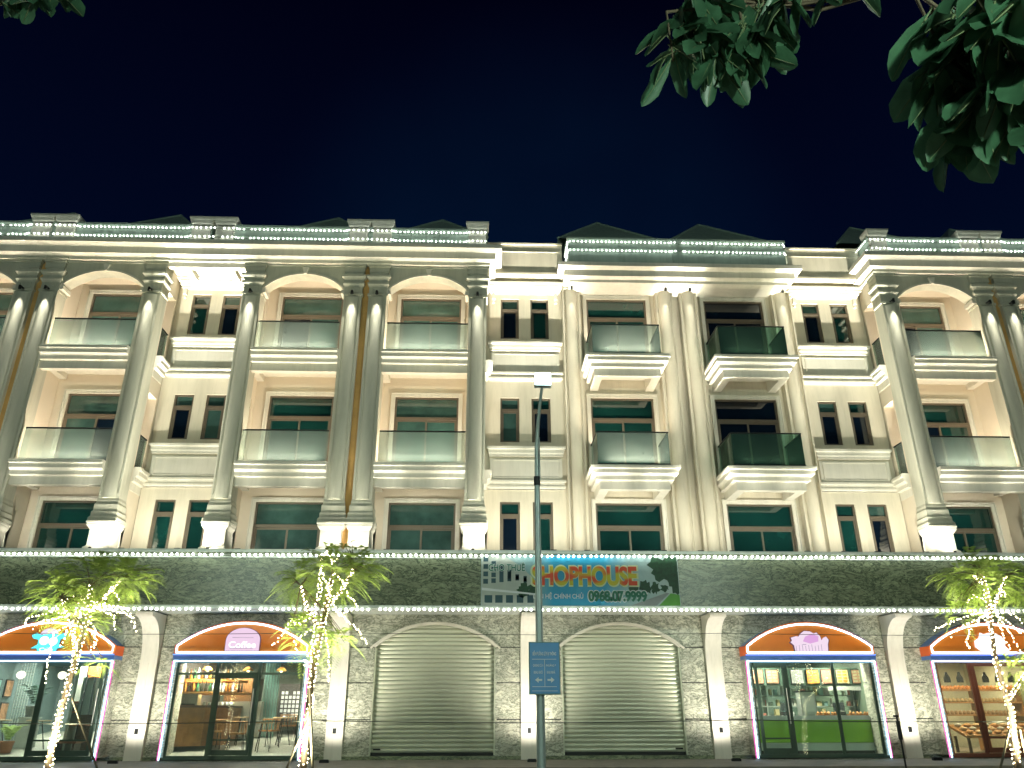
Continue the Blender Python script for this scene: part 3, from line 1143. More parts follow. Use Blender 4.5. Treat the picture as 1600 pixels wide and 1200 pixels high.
OCT = ([(1, 0, 0), (-1, 0, 0), (0, 1, 0), (0, -1, 0), (0, 0, 1), (0, 0, -1)],
       [(0, 2, 4), (2, 1, 4), (1, 3, 4), (3, 0, 4), (2, 0, 5), (1, 2, 5), (3, 1, 5), (0, 3, 5)])


def bulbs(parent, pts, r, mt, cap=100, far=None, octa=False):
    """up to 100 bulbs as parts (the ones nearest the camera), the rest as one part"""
    V, F = ico(r) if not octa else ([tuple(c * r for c in v) for v in OCT[0]], OCT[1])
    me = bpy.data.meshes.new('bulb')
    me.from_pydata(V, [], F)
    me.materials.append(mt)
    base = Vector(parent.location)
    order = sorted(pts, key=lambda p: (Vector(p) - CAM).length)
    for p in order[:cap]:
        o = bpy.data.objects.new('bulb', me)
        COL.objects.link(o)
        o.parent = parent
        o.location = Vector(p) - base
    if order[cap:]:
        b = MB()
        for p in order[cap:]:
            q = Vector(p) - base
            b.add([(v[0] + q.x, v[1] + q.y, v[2] + q.z) for v in V], F)
        o = b.build('bulbs', mt, parent)
        o['kind'] = 'stuff'


def strip(paths, spacing, label, r=.022, mt='led_small'):
    o = empty('led_strip', paths[0][0])
    tag(o, label, 'LED strip', 'rows of white LED bulbs along the facade')
    base = Vector(paths[0][0])
    pts = []
    jr = random.Random(len(label))
    c = MB()
    for path in paths:
        for a, b in zip(path[:-1], path[1:]):
            a, b = Vector(a), Vector(b)
            L = (b - a).length
            n = max(1, int(L / spacing))
            for i in range(n):
                if jr.random() > .015:
                    pts.append(tuple(a + (b - a) * ((i + .5 + jr.uniform(-.12, .12)) / n) + Vector((0, 0, jr.uniform(-.007, .007)))))
            d = (b - a).normalized()
            nn = Vector((-d.y, d.x, 0)) * .022
            c.tube([a + nn - base, b + nn - base], .010, 5)
    c.build('cable', M['channel'], o)
    bulbs(o, pts, r, M[mt])
    return o


XL, XR = P0 - 2.5, P3 + 2.2
strip([[(XL, -1.70, ZC - .13), (XR, -1.70, ZC - .13)]], .15, 'long upper row of white bulbs along the top edge of the dark marble canopy', .034, 'led')
strip([[(XL, -1.66, 4.03), (XR, -1.66, 4.03)]], .15, 'long lower row of white bulbs under the dark marble canopy', .034, 'led')


def para_path(P, s, z, top, xend):
    """row following one unit's parapet, stepping out over its piers"""
    y0, y1 = -1.02, -1.075
    pts = [(0.0, y1), (.78, y1), (.80, y0), (3.24, y0), (3.26, y1), (3.97, y1)]
    if xend > 4:
        pts = [(0.0, y1), (.78, y1), (.80, y0), (S - .80, y0), (S - .78, y1), (S, y1)]
    return [(P + s * x, y, z) for x, y in pts]


def ordered(pp):
    return pp if pp[0][0] < pp[-1][0] else pp[::-1]


for z, nm in ((16.47, 'upper'), (16.12, 'lower')):
    run = []
    for (u, P, s, t, cov, gf) in us[:4]:
        run.append(ordered(para_path(P, s, z, nm == 'upper', S if cov else 3.97)))
    strip(run, .135, nm + ' row of white bulbs on the parapet left of the street lamp')
    a = P2 - 3.80
    b = P2 + 3.80
    strip([[(a, .4, z), (a, -.645, z), (P2 - .2, -.645, z), (P2 - .2, -.68, z), (P2 + .2, -.68, z), (P2 + .2, -.645, z), (b, -.645, z), (b, .4, z)]], .135,
          nm + ' row of white bulbs on the parapet above the flat fronted middle houses')
    run = []
    for (u, P, s, t, cov, gf) in us[6:]:
        run.append(ordered(para_path(P, s, z, nm == 'upper', S if cov else 3.97)))
    xx = P3 - 3.97 - .06
    run.append([(xx, -1.0, z), (xx, .5, z)])
    strip(run, .135, nm + ' row of white bulbs on the parapet at the right end')

# ------------------------------------------------------------------ text
def text(s_, font_h, loc, mt, parent=None, name='lettering', fit=None, off=0.0, ext=.002, shear=0.0, centre=True):
    """flat lettering in the x,z plane, facing -y; fit = (width, height) it is scaled to"""
    cu = bpy.data.curves.new('t', 'FONT')
    cu.body = s_
    cu.size = font_h
    cu.offset = off
    cu.extrude = ext
    cu.shear = shear
    ob = bpy.data.objects.new('t', cu)
    COL.objects.link(ob)
    bpy.context.view_layer.update()
    dg = bpy.context.evaluated_depsgraph_get()
    me = bpy.data.meshes.new_from_object(ob.evaluated_get(dg))
    bpy.data.objects.remove(ob)
    me.name = name
    xs = [v.co.x for v in me.vertices]
    ys = [v.co.y for v in me.vertices]
    x0, x1, y0, y1 = min(xs), max(xs), min(ys), max(ys)
    kx = ky = 1
    if fit:
        kx = fit[0] / (x1 - x0)
        ky = fit[1] / (y1 - y0)
    cx, cy = (x0 + x1) / 2, (y0 + y1) / 2
    for v in me.vertices:
        v.co = Vector(((v.co.x - cx) * kx + loc[0], loc[1] - v.co.z, (v.co.y - cy) * ky + loc[2]))
    me.materials.clear()
    me.materials.append(mt)
    o = bpy.data.objects.new(name, me)
    COL.objects.link(o)
    if parent:
        o.parent = parent
    return o


# ------------------------------------------------------------------ banner
bn = empty('banner', (2.6, -1.60, 4.815))
tag(bn, 'wide printed rental banner with orange headline on the dark marble canopy', 'banner')
BW, BH = 2.72, .685
mt, nt, p = newmat('banner_print')
tcn = nt.nodes.new('ShaderNodeTexCoord')
sp = nt.nodes.new('ShaderNodeSeparateXYZ')
nt.links.new(tcn.outputs['Object'], sp.inputs[0])
mr = nt.nodes.new('ShaderNodeMapRange')
mr.inputs[1].default_value = -BW
mr.inputs[2].default_value = BW
nt.links.new(sp.outputs['X'], mr.inputs[0])
rp = nt.nodes.new('ShaderNodeValToRGB')
e = rp.color_ramp.elements
e[0].position = 0.10
e[0].color = (.42, .52, .50, 1)
e[1].position = 0.95
e[1].color = (.45, .55, .52, 1)
for pos, c in ((.27, (.22, .42, .45, 1)), (.36, (.02, .33, .56, 1)), (.62, (.02, .36, .60, 1)), (.74, (.30, .48, .50, 1))):
    q = e.new(pos)
    q.color = c
nt.links.new(mr.outputs[0], rp.inputs[0])
nt.links.new(rp.outputs[0], p.inputs['Base Color'])
p.inputs['Roughness'].default_value = .35
wn = nt.nodes.new('ShaderNodeTexNoise')
wn.inputs['Scale'].default_value = 1.4
wn.inputs['Detail'].default_value = 3
wb = nt.nodes.new('ShaderNodeBump')
wb.inputs['Strength'].default_value = .6
wb.inputs['Distance'].default_value = .08
nt.links.new(tcn.outputs['Object'], wn.inputs['Vector'])
nt.links.new(wn.outputs[0], wb.inputs['Height'])
nt.links.new(wb.outputs[0], p.inputs['Normal'])
MB().box(-BW, BW, -.03, .018, -BH, BH).build('sheet', mt, bn)
gm = M_('banner_green', (.03, .20, .12), .5)
wm = M['white']
pb = M_('print_building', (.50, .54, .48), .5, var=.1)
pw = M_('print_window', (.03, .09, .11), .5)
tr = M_('print_trees', (.015, .08, .03), .5, var=.5, scale=14)
rd = M_('print_road', (.30, .33, .32), .5)
vg = M_('print_verge', (.13, .42, .06), .5)
b = MB()
b.prism([(-BW + .02, -BH + .02), (-1.15, -BH + .02), (-1.15, -.42), (-1.25, .0), (-1.6, .35), (-2.0, .60), (-2.2, BH - .02), (-BW + .02, BH - .02)], -.033, -.03)
b.build('printed_building', pb, bn)
b = MB()
for i in range(7):
    for j in range(4):
        x = -2.66 + i * .22 + j * .0
        z = -.10 + j * .20 - i * .045 * (j - .5)
        if z < .62 - (x + 2.66) * .50 and z > -.3:
            MB().box(x, x + .13 - i * .008, -.036, -.033, z, z + .13 - i * .006).build('printed_window', pw, bn)
for i in range(5):
    MB().box(-2.62 + i * .29, -2.41 + i * .28, -.036, -.033, -.6, -.40).build('printed_window', pw, bn)
MB().prism([(-BW + .02, -.20), (-1.15, -.36), (-1.15, -.40), (-BW + .02, -.27)], -.037, -.0335).build('printed_ledge', wm, bn)
b = MB()
rnd = random.Random(5)


def blob(b, cx, cz, rx, rz, y0, y1, n=22, jag=.3):
    pts = []
    for i in range(n):
        a = 2 * PI * i / n
        k = 1 + rnd.uniform(-jag, jag)
        x = max(-BW + .02, min(BW - .02, cx + math.cos(a) * rx * k))
        z = max(-BH + .02, min(BH - .02, cz + math.sin(a) * rz * k))
        pts.append((x, z))
    b.prism(pts, y0, y1)


for i, (cx, cz, rx, rz) in enumerate([(2.35, .30, .42, .36), (2.62, .05, .2, .34), (1.78, -.18, .17, .19), (2.05, -.2, .12, .14), (2.3, -.2, .1, .10), (-1.55, -.26, .18, .17), (-1.3, -.2, .12, .16), (1.45, -.2, .12, .12)]):
    b = MB()
    blob(b, cx, cz, rx, rz, -.034 - i * .0004, -.0301)
    b.build('printed_tree', tr, bn)
MB().prism([(1.35, -BH + .02), (2.05, -BH + .02), (2.42, -.34), (2.36, -.32)], -.0338, -.0301).build('printed_road', rd, bn)
MB().prism([(2.12, -BH + .02), (BW - .02, -BH + .02), (BW - .02, -.38), (2.46, -.34)], -.0336, -.0301).build('printed_verge', vg, bn)
mt2, nt, p = newmat('headline_fade')
tcn = nt.nodes.new('ShaderNodeTexCoord')
n = nt.nodes.new('ShaderNodeTexNoise')
n.inputs['Scale'].default_value = 1.7
n.inputs['Detail'].default_value = 0
mpp = nt.nodes.new('ShaderNodeMapping')
mpp.inputs['Scale'].default_value = (1, 1, 2.4)
nt.links.new(tcn.outputs['Object'], mpp.inputs[0])
nt.links.new(mpp.outputs[0], n.inputs['Vector'])
r3 = nt.nodes.new('ShaderNodeValToRGB')
r3.color_ramp.elements[0].position = .42
r3.color_ramp.elements[0].color = (.75, .08, .02, 1)
r3.color_ramp.elements[1].position = .60
r3.color_ramp.elements[1].color = (.62, .55, .03, 1)
nt.links.new(n.outputs[0], r3.inputs[0])
nt.links.new(r3.outputs[0], p.inputs['Base Color'])
text('SHOPHOUSE', .5, (.12, -.042, .12), M_('pale_outline', (.72, .78, .45), .5), bn, fit=(2.98, .60), off=.035)
text('SHOPHOUSE', .5, (.12, -.050, .12), mt2, bn, fit=(2.88, .52), off=.022)
text('CHO THUÊ', .2, (-2.02, -.040, .36), wm, bn, fit=(1.02, .25), off=.012)
text('CHO THUÊ', .2, (-2.02, -.047, .36), gm, bn, fit=(1.0, .235), off=.003)
text('LIÊN HỆ CHÍNH CHỦ', .15, (-.62, -.040, -.42), wm, bn, fit=(1.36, .20), off=.002)
text('0968.07.9999', .2, (1.0, -.040, -.42), wm, bn, fit=(1.66, .36), off=.03)
text('0968.07.9999', .2, (1.0, -.048, -.42), gm, bn, fit=(1.60, .30), off=.010)

# ------------------------------------------------------------------ shopfronts
def arch_pts(hw, zb, zs, rise, n=22):
    rad = (hw * hw + rise * rise) / (2 * rise)
    cz = zs + rise - rad
    pts = [(-hw, zb), (hw, zb)]
    for i in range(n + 1):
        x = hw - 2 * hw * i / n
        pts.append((x, cz + math.sqrt(max(0, rad * rad - x * x))))
    return pts


def shop_sign(xc, label, logo):
    o = empty('shop_sign', (xc, -.01, 2.9))
    tag(o, label, 'shop sign', 'arched orange shop signs')
    Z = 2.9
    hw = 1.84
    pts = arch_pts(hw, .05, .30, .66)
    MB().prism(pts, -.50, 0).build('sign_box', M['orange_side'], o)
    inn = arch_pts(hw - .015, .065, .30, .645)
    MB().prism(inn, -.506, -.5).build('panel', M['orange'], o)
    tp = MB()
    for i in range(2, len(pts) - 1):
        (x0, z0), (x1, z1) = pts[i], pts[i + 1]
        tp.quad((x1, -.515, z1 + .004), (x0, -.515, z0 + .004), (x0, 0, z0 + .004), (x1, 0, z1 + .004))
    tp.build('top_sheet', M['blueband'], o)
    MB().box(-hw, hw, -.52, 0, -.055, .048).build('blue_band', M['blueband'], o)
    t = arch_pts(hw - .07, .12, .29, .60, 26)
    MB().tube([(x, -.53, z) for x, z in t] + [(t[0][0], -.53, t[0][1])], .022, 6, cap=False).build('neon_outline', M['neon'], o)
    MB().tube([(-hw, -.54, .065), (hw, -.54, .065)], .012, 6).build('neon_line', M['neonb'], o)
    logo(o)
    return o


def logo_coffee(o):
    pm = emit('lilac_lit_panel', (.95, .70, .90), .75)
    pts = []
    for i in range(17):
        a = PI * i / 16
        pts.append((math.cos(a) * .46, .44 + math.sin(a) * .32))
    pts = [(-.46, .16), (.46, .16)] + pts
    MB().prism([(x * 1.05 , z * 1.0 + (.01 if z > .3 else -.01)) for x, z in pts], -.535, -.507).build('logo_rim', M_('dark_rim', (.16, .06, .10), .5), o)
    MB().prism(pts, -.56, -.536).build('logo_panel', pm, o)
    text('Coffee', .2, (0, -.563, .32), emit('white_lettering', (1, 1, 1), 1.1), o, fit=(.74, .17), off=.004)
    q = MB()
    q.box(-.3, .28, -.562, -.5605, .50, .51)
    q.box(-.33, .3, -.562, -.5605, .21, .22)
    q.build('logo_line', M_('lilac_line', (.5, .4, .6), .5), o)


def blob_logo(col, strength, pts, txt, tcol, dark=True):
    def f(o):
        pm = emit('lit_logo', col, strength)
        if dark:
            cx = sum(p[0] for p in pts) / len(pts)
            cz = sum(p[1] for p in pts) / len(pts)
            MB().prism([(cx + (x - cx) * 1.06, cz + (z - cz) * 1.08) for x, z in pts], -.535, -.507).build('logo_rim', M_('dark_rim', (.16, .06, .10), .5), o)
        MB().prism(pts, -.56, -.536).build('logo_panel', pm, o)
        if txt == 'marks':
            q = MB()
            for i in range(9):
                x = -.40 + i * .09
                q.box(x, x + .012, -.5625, -.5605, .16, .30 + .02 * (i % 3))
            q.box(-.2, -.1, -.5625, -.5605, .33, .345)
            q.build('logo_lines', emit('logo_strokes', tcol, .55), o)
            q = MB()
            q.prism([(-.18, .42), (.02, .36), (.26, .42), (.28, .56), (.1, .62), (-.1, .55)], -.563, -.5605)
            q.build('logo_figure', emit('logo_figure', (.85, .45, .85), .7), o)
        elif txt:
            text(txt, .2, (0, -.563, .21), emit('logo_text', tcol, 1.5), o, fit=(.46, .10), off=.004)
    return f


crown = [(-.42, .14), (.50, .14), (.52, .34), (.56, .46), (.50, .55), (.42, .52), (.36, .44), (.33, .56), (.24, .66), (.16, .63), (.06, .69), (-.1, .70), (-.2, .64), (-.28, .55), (-.36, .56), (-.5, .52), (-.48, .44), (-.53, .40), (-.44, .32)]
cyanshape = [(-.22, .13), (.24, .13), (.28, .22), (.46, .26), (.30, .32), (.32, .46), (.44, .50), (.46, .60), (.36, .62), (.26, .56), (.12, .62), (-.04, .63), (-.2, .56), (-.34, .62), (-.46, .56), (-.42, .48), (-.26, .44), (-.26, .32), (-.42, .22), (-.26, .22)]
cloud = [(-.40, .18), (-.1, .15), (.1, .15), (.42, .12), (.44, .2), (.34, .3), (.38, .42), (.3, .56), (.16, .64), (-.04, .66), (-.2, .62), (-.3, .66), (-.36, .52), (-.5, .44), (-.52, .28)]

SHOPS = {'shopA': P0 + S / 2, 'shopB': P1 - S / 2, 'shopC': P2 + S / 2, 'shopD': P3 - S / 2}


def logo_cyan(o):
    blob_logo((.10, .75, .85), 1.3, cyanshape, None, (1, 1, 1))(o)
    q = MB()
    for cx, cz, r_ in ((-.10, .42, .13), (.14, .40, .12)):
        q.prism([(cx + math.cos(a * PI / 8) * r_, cz + math.sin(a * PI / 8) * r_ * .9) for a in range(16)], -.563, -.5605)
    q.build('logo_disc', emit('logo_white', (.75, 1, 1), 1.7), o)
    q = MB()
    q.prism([(-.26, .58), (.24, .60), (.18, .70), (0, .76), (-.18, .70)], -.563, -.5365)
    q.build('logo_cap', emit('logo_cap', (.85, .70, .95), .8), o)
    text('Café', .2, (0, -.566, .19), emit('logo_text_cyan', (.8, 1, 1), 1.6), o, fit=(.36, .09), off=.004)


shop_sign(SHOPS['shopA'], 'arched orange shop sign with cyan lit logo at the left edge', logo_cyan)
shop_sign(SHOPS['shopB'], 'arched orange shop sign with white half round lit panel', logo_coffee)
shop_sign(SHOPS['shopC'], 'arched orange shop sign with jagged pink and white lit logo above the green counter', blob_logo((.97, .78, .93), .75, crown, 'marks', (.5, .42, .6)))
shop_sign(SHOPS['shopD'], 'arched orange shop sign with white cloud shaped lit logo behind the right tree', blob_logo((.88, .93, 1.0), 1.2, cloud, None, (1, 1, 1), False))


def storefront(key, u, mull, door, frame=None, transom=2.48):
    """projecting marble-sided glass front; part of its shophouse"""
    P = u.location.x
    xc = SHOPS[key] - P
    frame = frame or M['sframe']
    b = MB()
    for sx in (-1, 1):
        x0, x1 = sorted((xc + sx * 1.84, xc + sx * 1.72))
        b.box(x0, x1, -.46, -.001, .42, 2.845)
    b.box(xc - 1.9, xc + 1.9, -.56, -.061, .15, .34)
    bo = b.build('shopfront_jamb', M['marble'], u)
    n = MB()
    for sx in (-1, 1):
        n.tube([(xc + sx * 1.80, -.49, .36), (xc + sx * 1.80, -.49, 2.80)], .016, 6)
    n.tube([(xc - 1.80, -.49, 2.80), (xc + 1.80, -.49, 2.80)], .016, 6)
    n.build('neon_frame', M['neon'], bo)
    n = MB()
    for sx in (-1, 1):
        n.tube([(xc + sx * 1.845, -.47, .36), (xc + sx * 1.845, -.47, 2.8)], .013, 6)
    n.build('neon_side_line', M['neonp'], bo)
    f = MB()
    y0, y1 = -.42, -.36
    f.box(xc - 1.72, xc - 1.66, y0, y1, .36, 2.84)
    f.box(xc + 1.66, xc + 1.72, y0, y1, .36, 2.84)
    f.box(xc - 1.66, xc + 1.66, y0, y1, 2.76, 2.84)
    f.box(xc - 1.66, xc + 1.66, y0, y1, .36, .46)
    for mx in mull:
        f.box(xc + mx - .04, xc + mx + .04, y0, y1, .46, 2.76)
    segs = [-1.66] + mull + [1.66]
    if transom:
        for a, c in zip(segs[:-1], segs[1:]):
            f.box(xc + a + (.04 if a > -1.6 else 0), xc + c - (.04 if c < 1.6 else 0), y0 + .01, y1 - .01, transom - .03, transom + .03)
    fo = f.build('shopfront_frame', frame, u)
    for a, c in zip(segs[:-1], segs[1:]):
        MB().box(xc + a + .02, xc + c - .02, -.395, -.388, .46, 2.76).build('pane', M['shop_glass'], fo)
    a, c = door
    d = MB()
    zt = transom - .03 if transom else 2.76
    a += xc + .045
    c += xc - .045
    d.box(a, a + .08, -.45, -.40, .47, zt)
    d.box(c - .08, c, -.45, -.40, .47, zt)
    d.box(a + .08, c - .08, -.45, -.40, zt - .09, zt)
    d.box(a + .08, c - .08, -.45, -.40, .47, .60)
    d.box(a + .08, c - .08, -.44, -.41, .82, .86)
    do = d.build('door', frame, u)
    MB().tube([(c - .04, -.50, 1.2), (c - .04, -.50, 2.1)], .014, 8).build('handle', M['trim'], do)


unit_of = {g: u for (u, P, s, t, c, g) in us}


def G(xc, rel, y):
    return (xc + rel) * (23 + y) / 22.6


RAMP = {'shopA': .11, 'shopB': .115}


def room(key, floor, wall, back, ceil_, power, col=(1, .9, .72)):
    u = unit_of[key]
    P = u.location.x
    xc = SHOPS[key] - P
    zb_ = .43 + RAMP.get(key, 0) * 4.86
    b = MB().quad((xc - 2.0, -.36, .43), (xc + 2.0, -.36, .43), (xc + 2.0, 4.5, zb_), (xc - 2.0, 4.5, zb_))
    r_ = b.build('room_floor', floor, u)
    b = MB()
    b.quad((xc - 2.0, -.0, .43), (xc - 2.0, 4.5, .43), (xc - 2.0, 4.5, 3.1), (xc - 2.0, -.0, 3.1))
    b.quad((xc + 2.0, 4.5, .43), (xc + 2.0, -.0, .43), (xc + 2.0, -.0, 3.1), (xc + 2.0, 4.5, 3.1))
    b.build('room_wall', wall, u)
    MB().quad((xc - 2.0, 4.49, .43), (xc + 2.0, 4.49, .43), (xc + 2.0, 4.49, 3.1), (xc - 2.0, 4.49, 3.1)).build('room_back_wall', back, u)
    MB().quad((xc - 2.0, .31, 3.1), (xc - 2.0, 4.5, 3.1), (xc + 2.0, 4.5, 3.1), (xc + 2.0, .31, 3.1)).build('room_ceiling', ceil_, u)
    for dx, dy in ((-1, .40), (1, .40), (-1, 2.6), (1, 2.6)):
        g = MB().box(xc + dx - .22, xc + dx + .22, dy - .06, dy + .06, 3.05, 3.09)
        go = g.build('ceiling_lamp', M['white'], u)
        lamp('AREA', (xc + dx, dy, 3.04), power, col, go, .42, (xc + dx, dy, 0), sy=.12)
    return u


storefront('shopB', unit_of['shopB'], [-.62, .52], (-.62, .52))
storefront('shopC', unit_of['shopC'], [-.72, .60], (-1.66, -.72), transom=0)
storefront('shopA', unit_of['shopA'], [.0], (-.0, 1.66), transom=0)
storefront('shopD', unit_of['shopD'], [-.75], (-.75, .9), frame=M_('brown_post', (.17, .055, .03), .5), transom=0)
wood = M_('warm_wood', (.34, .16, .05), .45, var=.35, scale=5)
dwood = M_('dark_wood', (.10, .055, .03), .5, var=.3, scale=5)
tile = M_('grey_floor_tile', (.30, .31, .26), .35, var=.12)
room('shopB', tile, M_('dark_brown_wall', (.07, .06, .045), .6), M_('olive_wall', (.10, .13, .09), .6), M_('slatted_ceiling', (.15, .13, .09), .6), 170)
room('shopC', tile, M_('pale_green_wall', (.16, .22, .15), .6), M_('green_grey_wall', (.10, .16, .12), .6), M_('pale_ceiling', (.40, .36, .26), .6), 80, (1, .95, .8))
room('shopA', M_('cream_floor', (.45, .43, .34), .4), M_('teal_grey_wall', (.10, .14, .13), .6), M_('grey_wall', (.13, .16, .15), .6), M_('dark_ceiling', (.10, .12, .11), .6), 90, (.95, 1, .9))
room('shopD', M_('bakery_floor', (.25, .2, .14), .4), M_('cream_wall', (.42, .38, .25), .6), M_('cream_back_wall', (.48, .44, .30), .6), M_('cream_ceiling', (.40, .37, .27), .6), 60, (1, .86, .62))

# ---- cafe B furniture
XB = SHOPS['shopB']
FZ = .432


def ramp(y, k=.115):
    return .432 + k * (y + .36)



def chair(loc, rz, label):
    o = empty('chair', loc, rz)
    tag(o, label, 'chair', 'wooden cafe chairs')
    MB().box(-.22, .22, -.21, .21, .43, .47).build('seat', wood, o)
    b = MB()
    n = 8
    for i in range(n + 1):
        a = PI * i / n
        x, y = math.cos(a) * .24, .02 + math.sin(a) * .22
        b.tube([(x, y, .47), (x * 1.04, y * 1.1, .74)], .010, 5)
    b.tube([(math.cos(PI * i / n) * .25, .02 + math.sin(PI * i / n) * .24, .74) for i in range(n + 1)], .022, 6)
    b.build('backrest', wood, o)
    for sx, sy in ((-1, -1), (1, -1), (-1, 1), (1, 1)):
        MB().tube([(sx * .17, sy * .16, .44), (sx * .23, sy * .22, 0)], .013, 6).build('leg', M['dark'], o)
    return o


def table(loc, r_, label):
    o = empty('cafe_table', loc)
    tag(o, label, 'table', 'round cafe tables')
    MB().lathe((0, 0, .72), [(r_ - .01, 0), (r_, .01), (r_, .03), (r_ - .01, .035)], 20).build('tabletop', M_('pale_wood', (.42, .30, .16), .4), o)
    for i in range(3):
        a = 2 * PI * i / 3 + .4
        MB().tube([(math.cos(a) * .08, math.sin(a) * .08, .72), (math.cos(a) * r_ * .8, math.sin(a) * r_ * .8, 0)], .014, 6).build('leg', M['dark'], o)


chair((G(XB, .10, .45), .45, ramp(.45)), R(10), 'wooden chair with hooped back nearest the cafe door')
chair((G(XB, .95, 1.0), 1.0, ramp(1.0)), R(-20), 'wooden chair with hooped back at the right of the cafe, beside the pale table')
chair((G(XB, -.35, .9), .9, ramp(.9)), R(160), 'wooden chair turned away, behind the door chair and beside the counter')
chair((G(XB, 1.45, 2.0), 2.0, ramp(2.0)), R(20), 'small wooden chair under the white ornament grid')
table((G(XB, .78, .35), .35, ramp(.35)), .28, 'pale round cafe table right of the glass door')
table((G(XB, 1.30, 1.4), 1.4, ramp(1.4)), .30, 'round cafe table in front of the dark side wall')
table((G(XB, .2, 1.5), 1.5, ramp(1.5)), .26, 'round cafe table farther back behind the door chair')
bc = empty('bar_counter', (G(XB, -.95, 1.3), 1.3, ramp(1.6)))
tag(bc, 'warm wooden bar counter with angled front at the left of the cafe', 'counter')
b = MB()
poly = [(-1.0, 2.0), (-1.0, -.75), (-.35, -1.0), (.35, -.6), (.75, .4), (.75, 2.0)]
vs = [(x, y, 0) for x, y in poly] + [(x * 1.04, y * 1.04, .98) for x, y in poly]
n = len(poly)
b.add(vs, [(i, (i + 1) % n, (i + 1) % n + n, i + n) for i in range(n)] + [tuple(range(n, 2 * n))])
b.build('body', wood, bc)
b = MB()
vs = [(x * 1.08, y * 1.08, .98) for x, y in poly] + [(x * 1.08, y * 1.08, 1.04) for x, y in poly]
b.add(vs, [(i, (i + 1) % n, (i + 1) % n + n, i + n) for i in range(n)] + [tuple(range(n, 2 * n)), tuple(reversed(range(n)))])
b.build('worktop', dwood, bc)


def bottle(loc, col, k=1.0, group='bottles in the cafe', label='small bottle on the hanging rack over the bar counter'):
    mt_ = M_('bottle_' + col[0], col[1], .2)
    b = MB().lathe((0, 0, 0), [(.035 * k, 0), (.038 * k, .02 * k), (.038 * k, .17 * k), (.014 * k, .21 * k), (.013 * k, .28 * k), (.016 * k, .29 * k)], 8)
    o = b.build('bottle', mt_)
    o.location = loc
    tag(o, '%s bottle on the %s tier of the rack over the bar' % ({'clear': 'clear glass', 'amber': 'amber', 'green': 'green', 'dark': 'black'}[col[0]], label), 'bottle', group)
    return o


cols = [('clear', (.55, .58, .5)), ('amber', (.4, .16, .03)), ('green', (.05, .18, .07)), ('dark', (.03, .03, .02))]
rk = empty('bottle_rack', (G(XB, -.95, 1.2), 1.2, 2.0))
tag(rk, 'two tier curved bottle rack hanging over the bar, lit warm orange', 'rack')
amber = M_('amber_soffit', (.62, .30, .06), .5)
rnd = random.Random(8)
for (z, k) in ((0, 1.0), (.34, .8)):
    b = MB()
    pts = [(-1.0 * k, -.5), (-.3 * k, -.9 * k), (.5 * k, -.75 * k), (1.15 * k, .2), (1.15 * k, 1.2), (-1.0 * k, 1.2)]
    vs = [(x, y, z) for x, y in pts] + [(x, y, z + .05) for x, y in pts]
    b.add(vs, [(i, (i + 1) % 6, (i + 1) % 6 + 6, i + 6) for i in range(6)] + [tuple(range(6, 12)), tuple(reversed(range(6)))])
    b.build('shelf', amber, rk)
    for (a, c) in zip(pts[:4], pts[1:4]):
        m_ = int((Vector(c) - Vector(a)).length / .105)
        for i in range(m_):
            q = Vector(a).lerp(Vector(c), (i + .5) / m_)
            bottle((rk.location.x + q.x * .95, rk.location.y + q.y * .95 + .04, 2.0 + z + .052), cols[rnd.randrange(4)], .85 + rnd.random() * .2,
                   label=('upper' if z else 'lower'))
b = MB()
b.tube([(-.8, -.3, .05), (-.8, -.3, 1.05)], .012, 6)
b.tube([(.8, .2, .05), (.8, .2, 1.05)], .012, 6)
b.build('hanger', M['dark'], rk)
lamp('AREA', (-.1, .1, -.03), 26, (1, .62, .25), rk, .9, (-.1, .1, -2))
lamp('AREA', (-.1, .1, .32), 14, (1, .62, .25), rk, .9, (-.1, .1, 3))
bxx = empty('slatted_cabinet', (G(XB, .15, 3.1), 3.1, ramp(3.1)))
tag(bxx, 'brown slatted cabinet at the back of the cafe seen through the door', 'cabinet')
MB().box(-.5, .5, -.3, .3, 1.0, 1.65).build('body', dwood, bxx)
b = MB()
for i in range(20):
    b.box(-.49 + i * .05, -.465 + i * .05, -.32, -.301, 1.0, 1.65)
b.build('slats', wood, bxx)
MB().box(-.7, .7, -.4, .3, 0, .998).build('base', M_('cabinet_base', (.30, .32, .27), .5), bxx)
cu_ = MB()
for i in range(10):
    cu_.tube([(G(XB, .70, 3) + i * .045, 3.0 + .02 * (i % 2), .44), (G(XB, .70, 3) + i * .045, 3.0 + .02 * (i % 2), 3.05)], .02, 6)
tag(cu_.build('curtain', M_('teal_cloth', (.16, .33, .29), .8)), 'teal grey curtain hanging in the cafe before the dark wall', 'curtain')
wa = empty('wall_ornament', (G(XB, 1.5, 3.4), 3.4, 1.75))
tag(wa, 'grid of small white squares hung on a dark board in the cafe', 'wall art')
MB().box(-.46, .48, .02, .05, -.5, .6).build('board', M_('dark_board', (.05, .045, .04), .6), wa)
b = MB()
for i in range(7):
    for j in range(6):
        if rnd.random() < .9:
            b.box(-.38 + i * .12, -.30 + i * .12, -.0, .02, -.36 + j * .13, -.27 + j * .13)
b.build('squares', M['white'], wa)
b = MB()
for i in range(14):
    b.box(XB - .2 + i * .15, XB - .12 + i * .15, .35, 4.4, 2.98, 3.04)
b2 = b.build('ceiling_slats', dwood)
b2.parent = unit_of['shopB']
b2.matrix_parent_inverse = Matrix.Translation(-unit_of['shopB'].location)

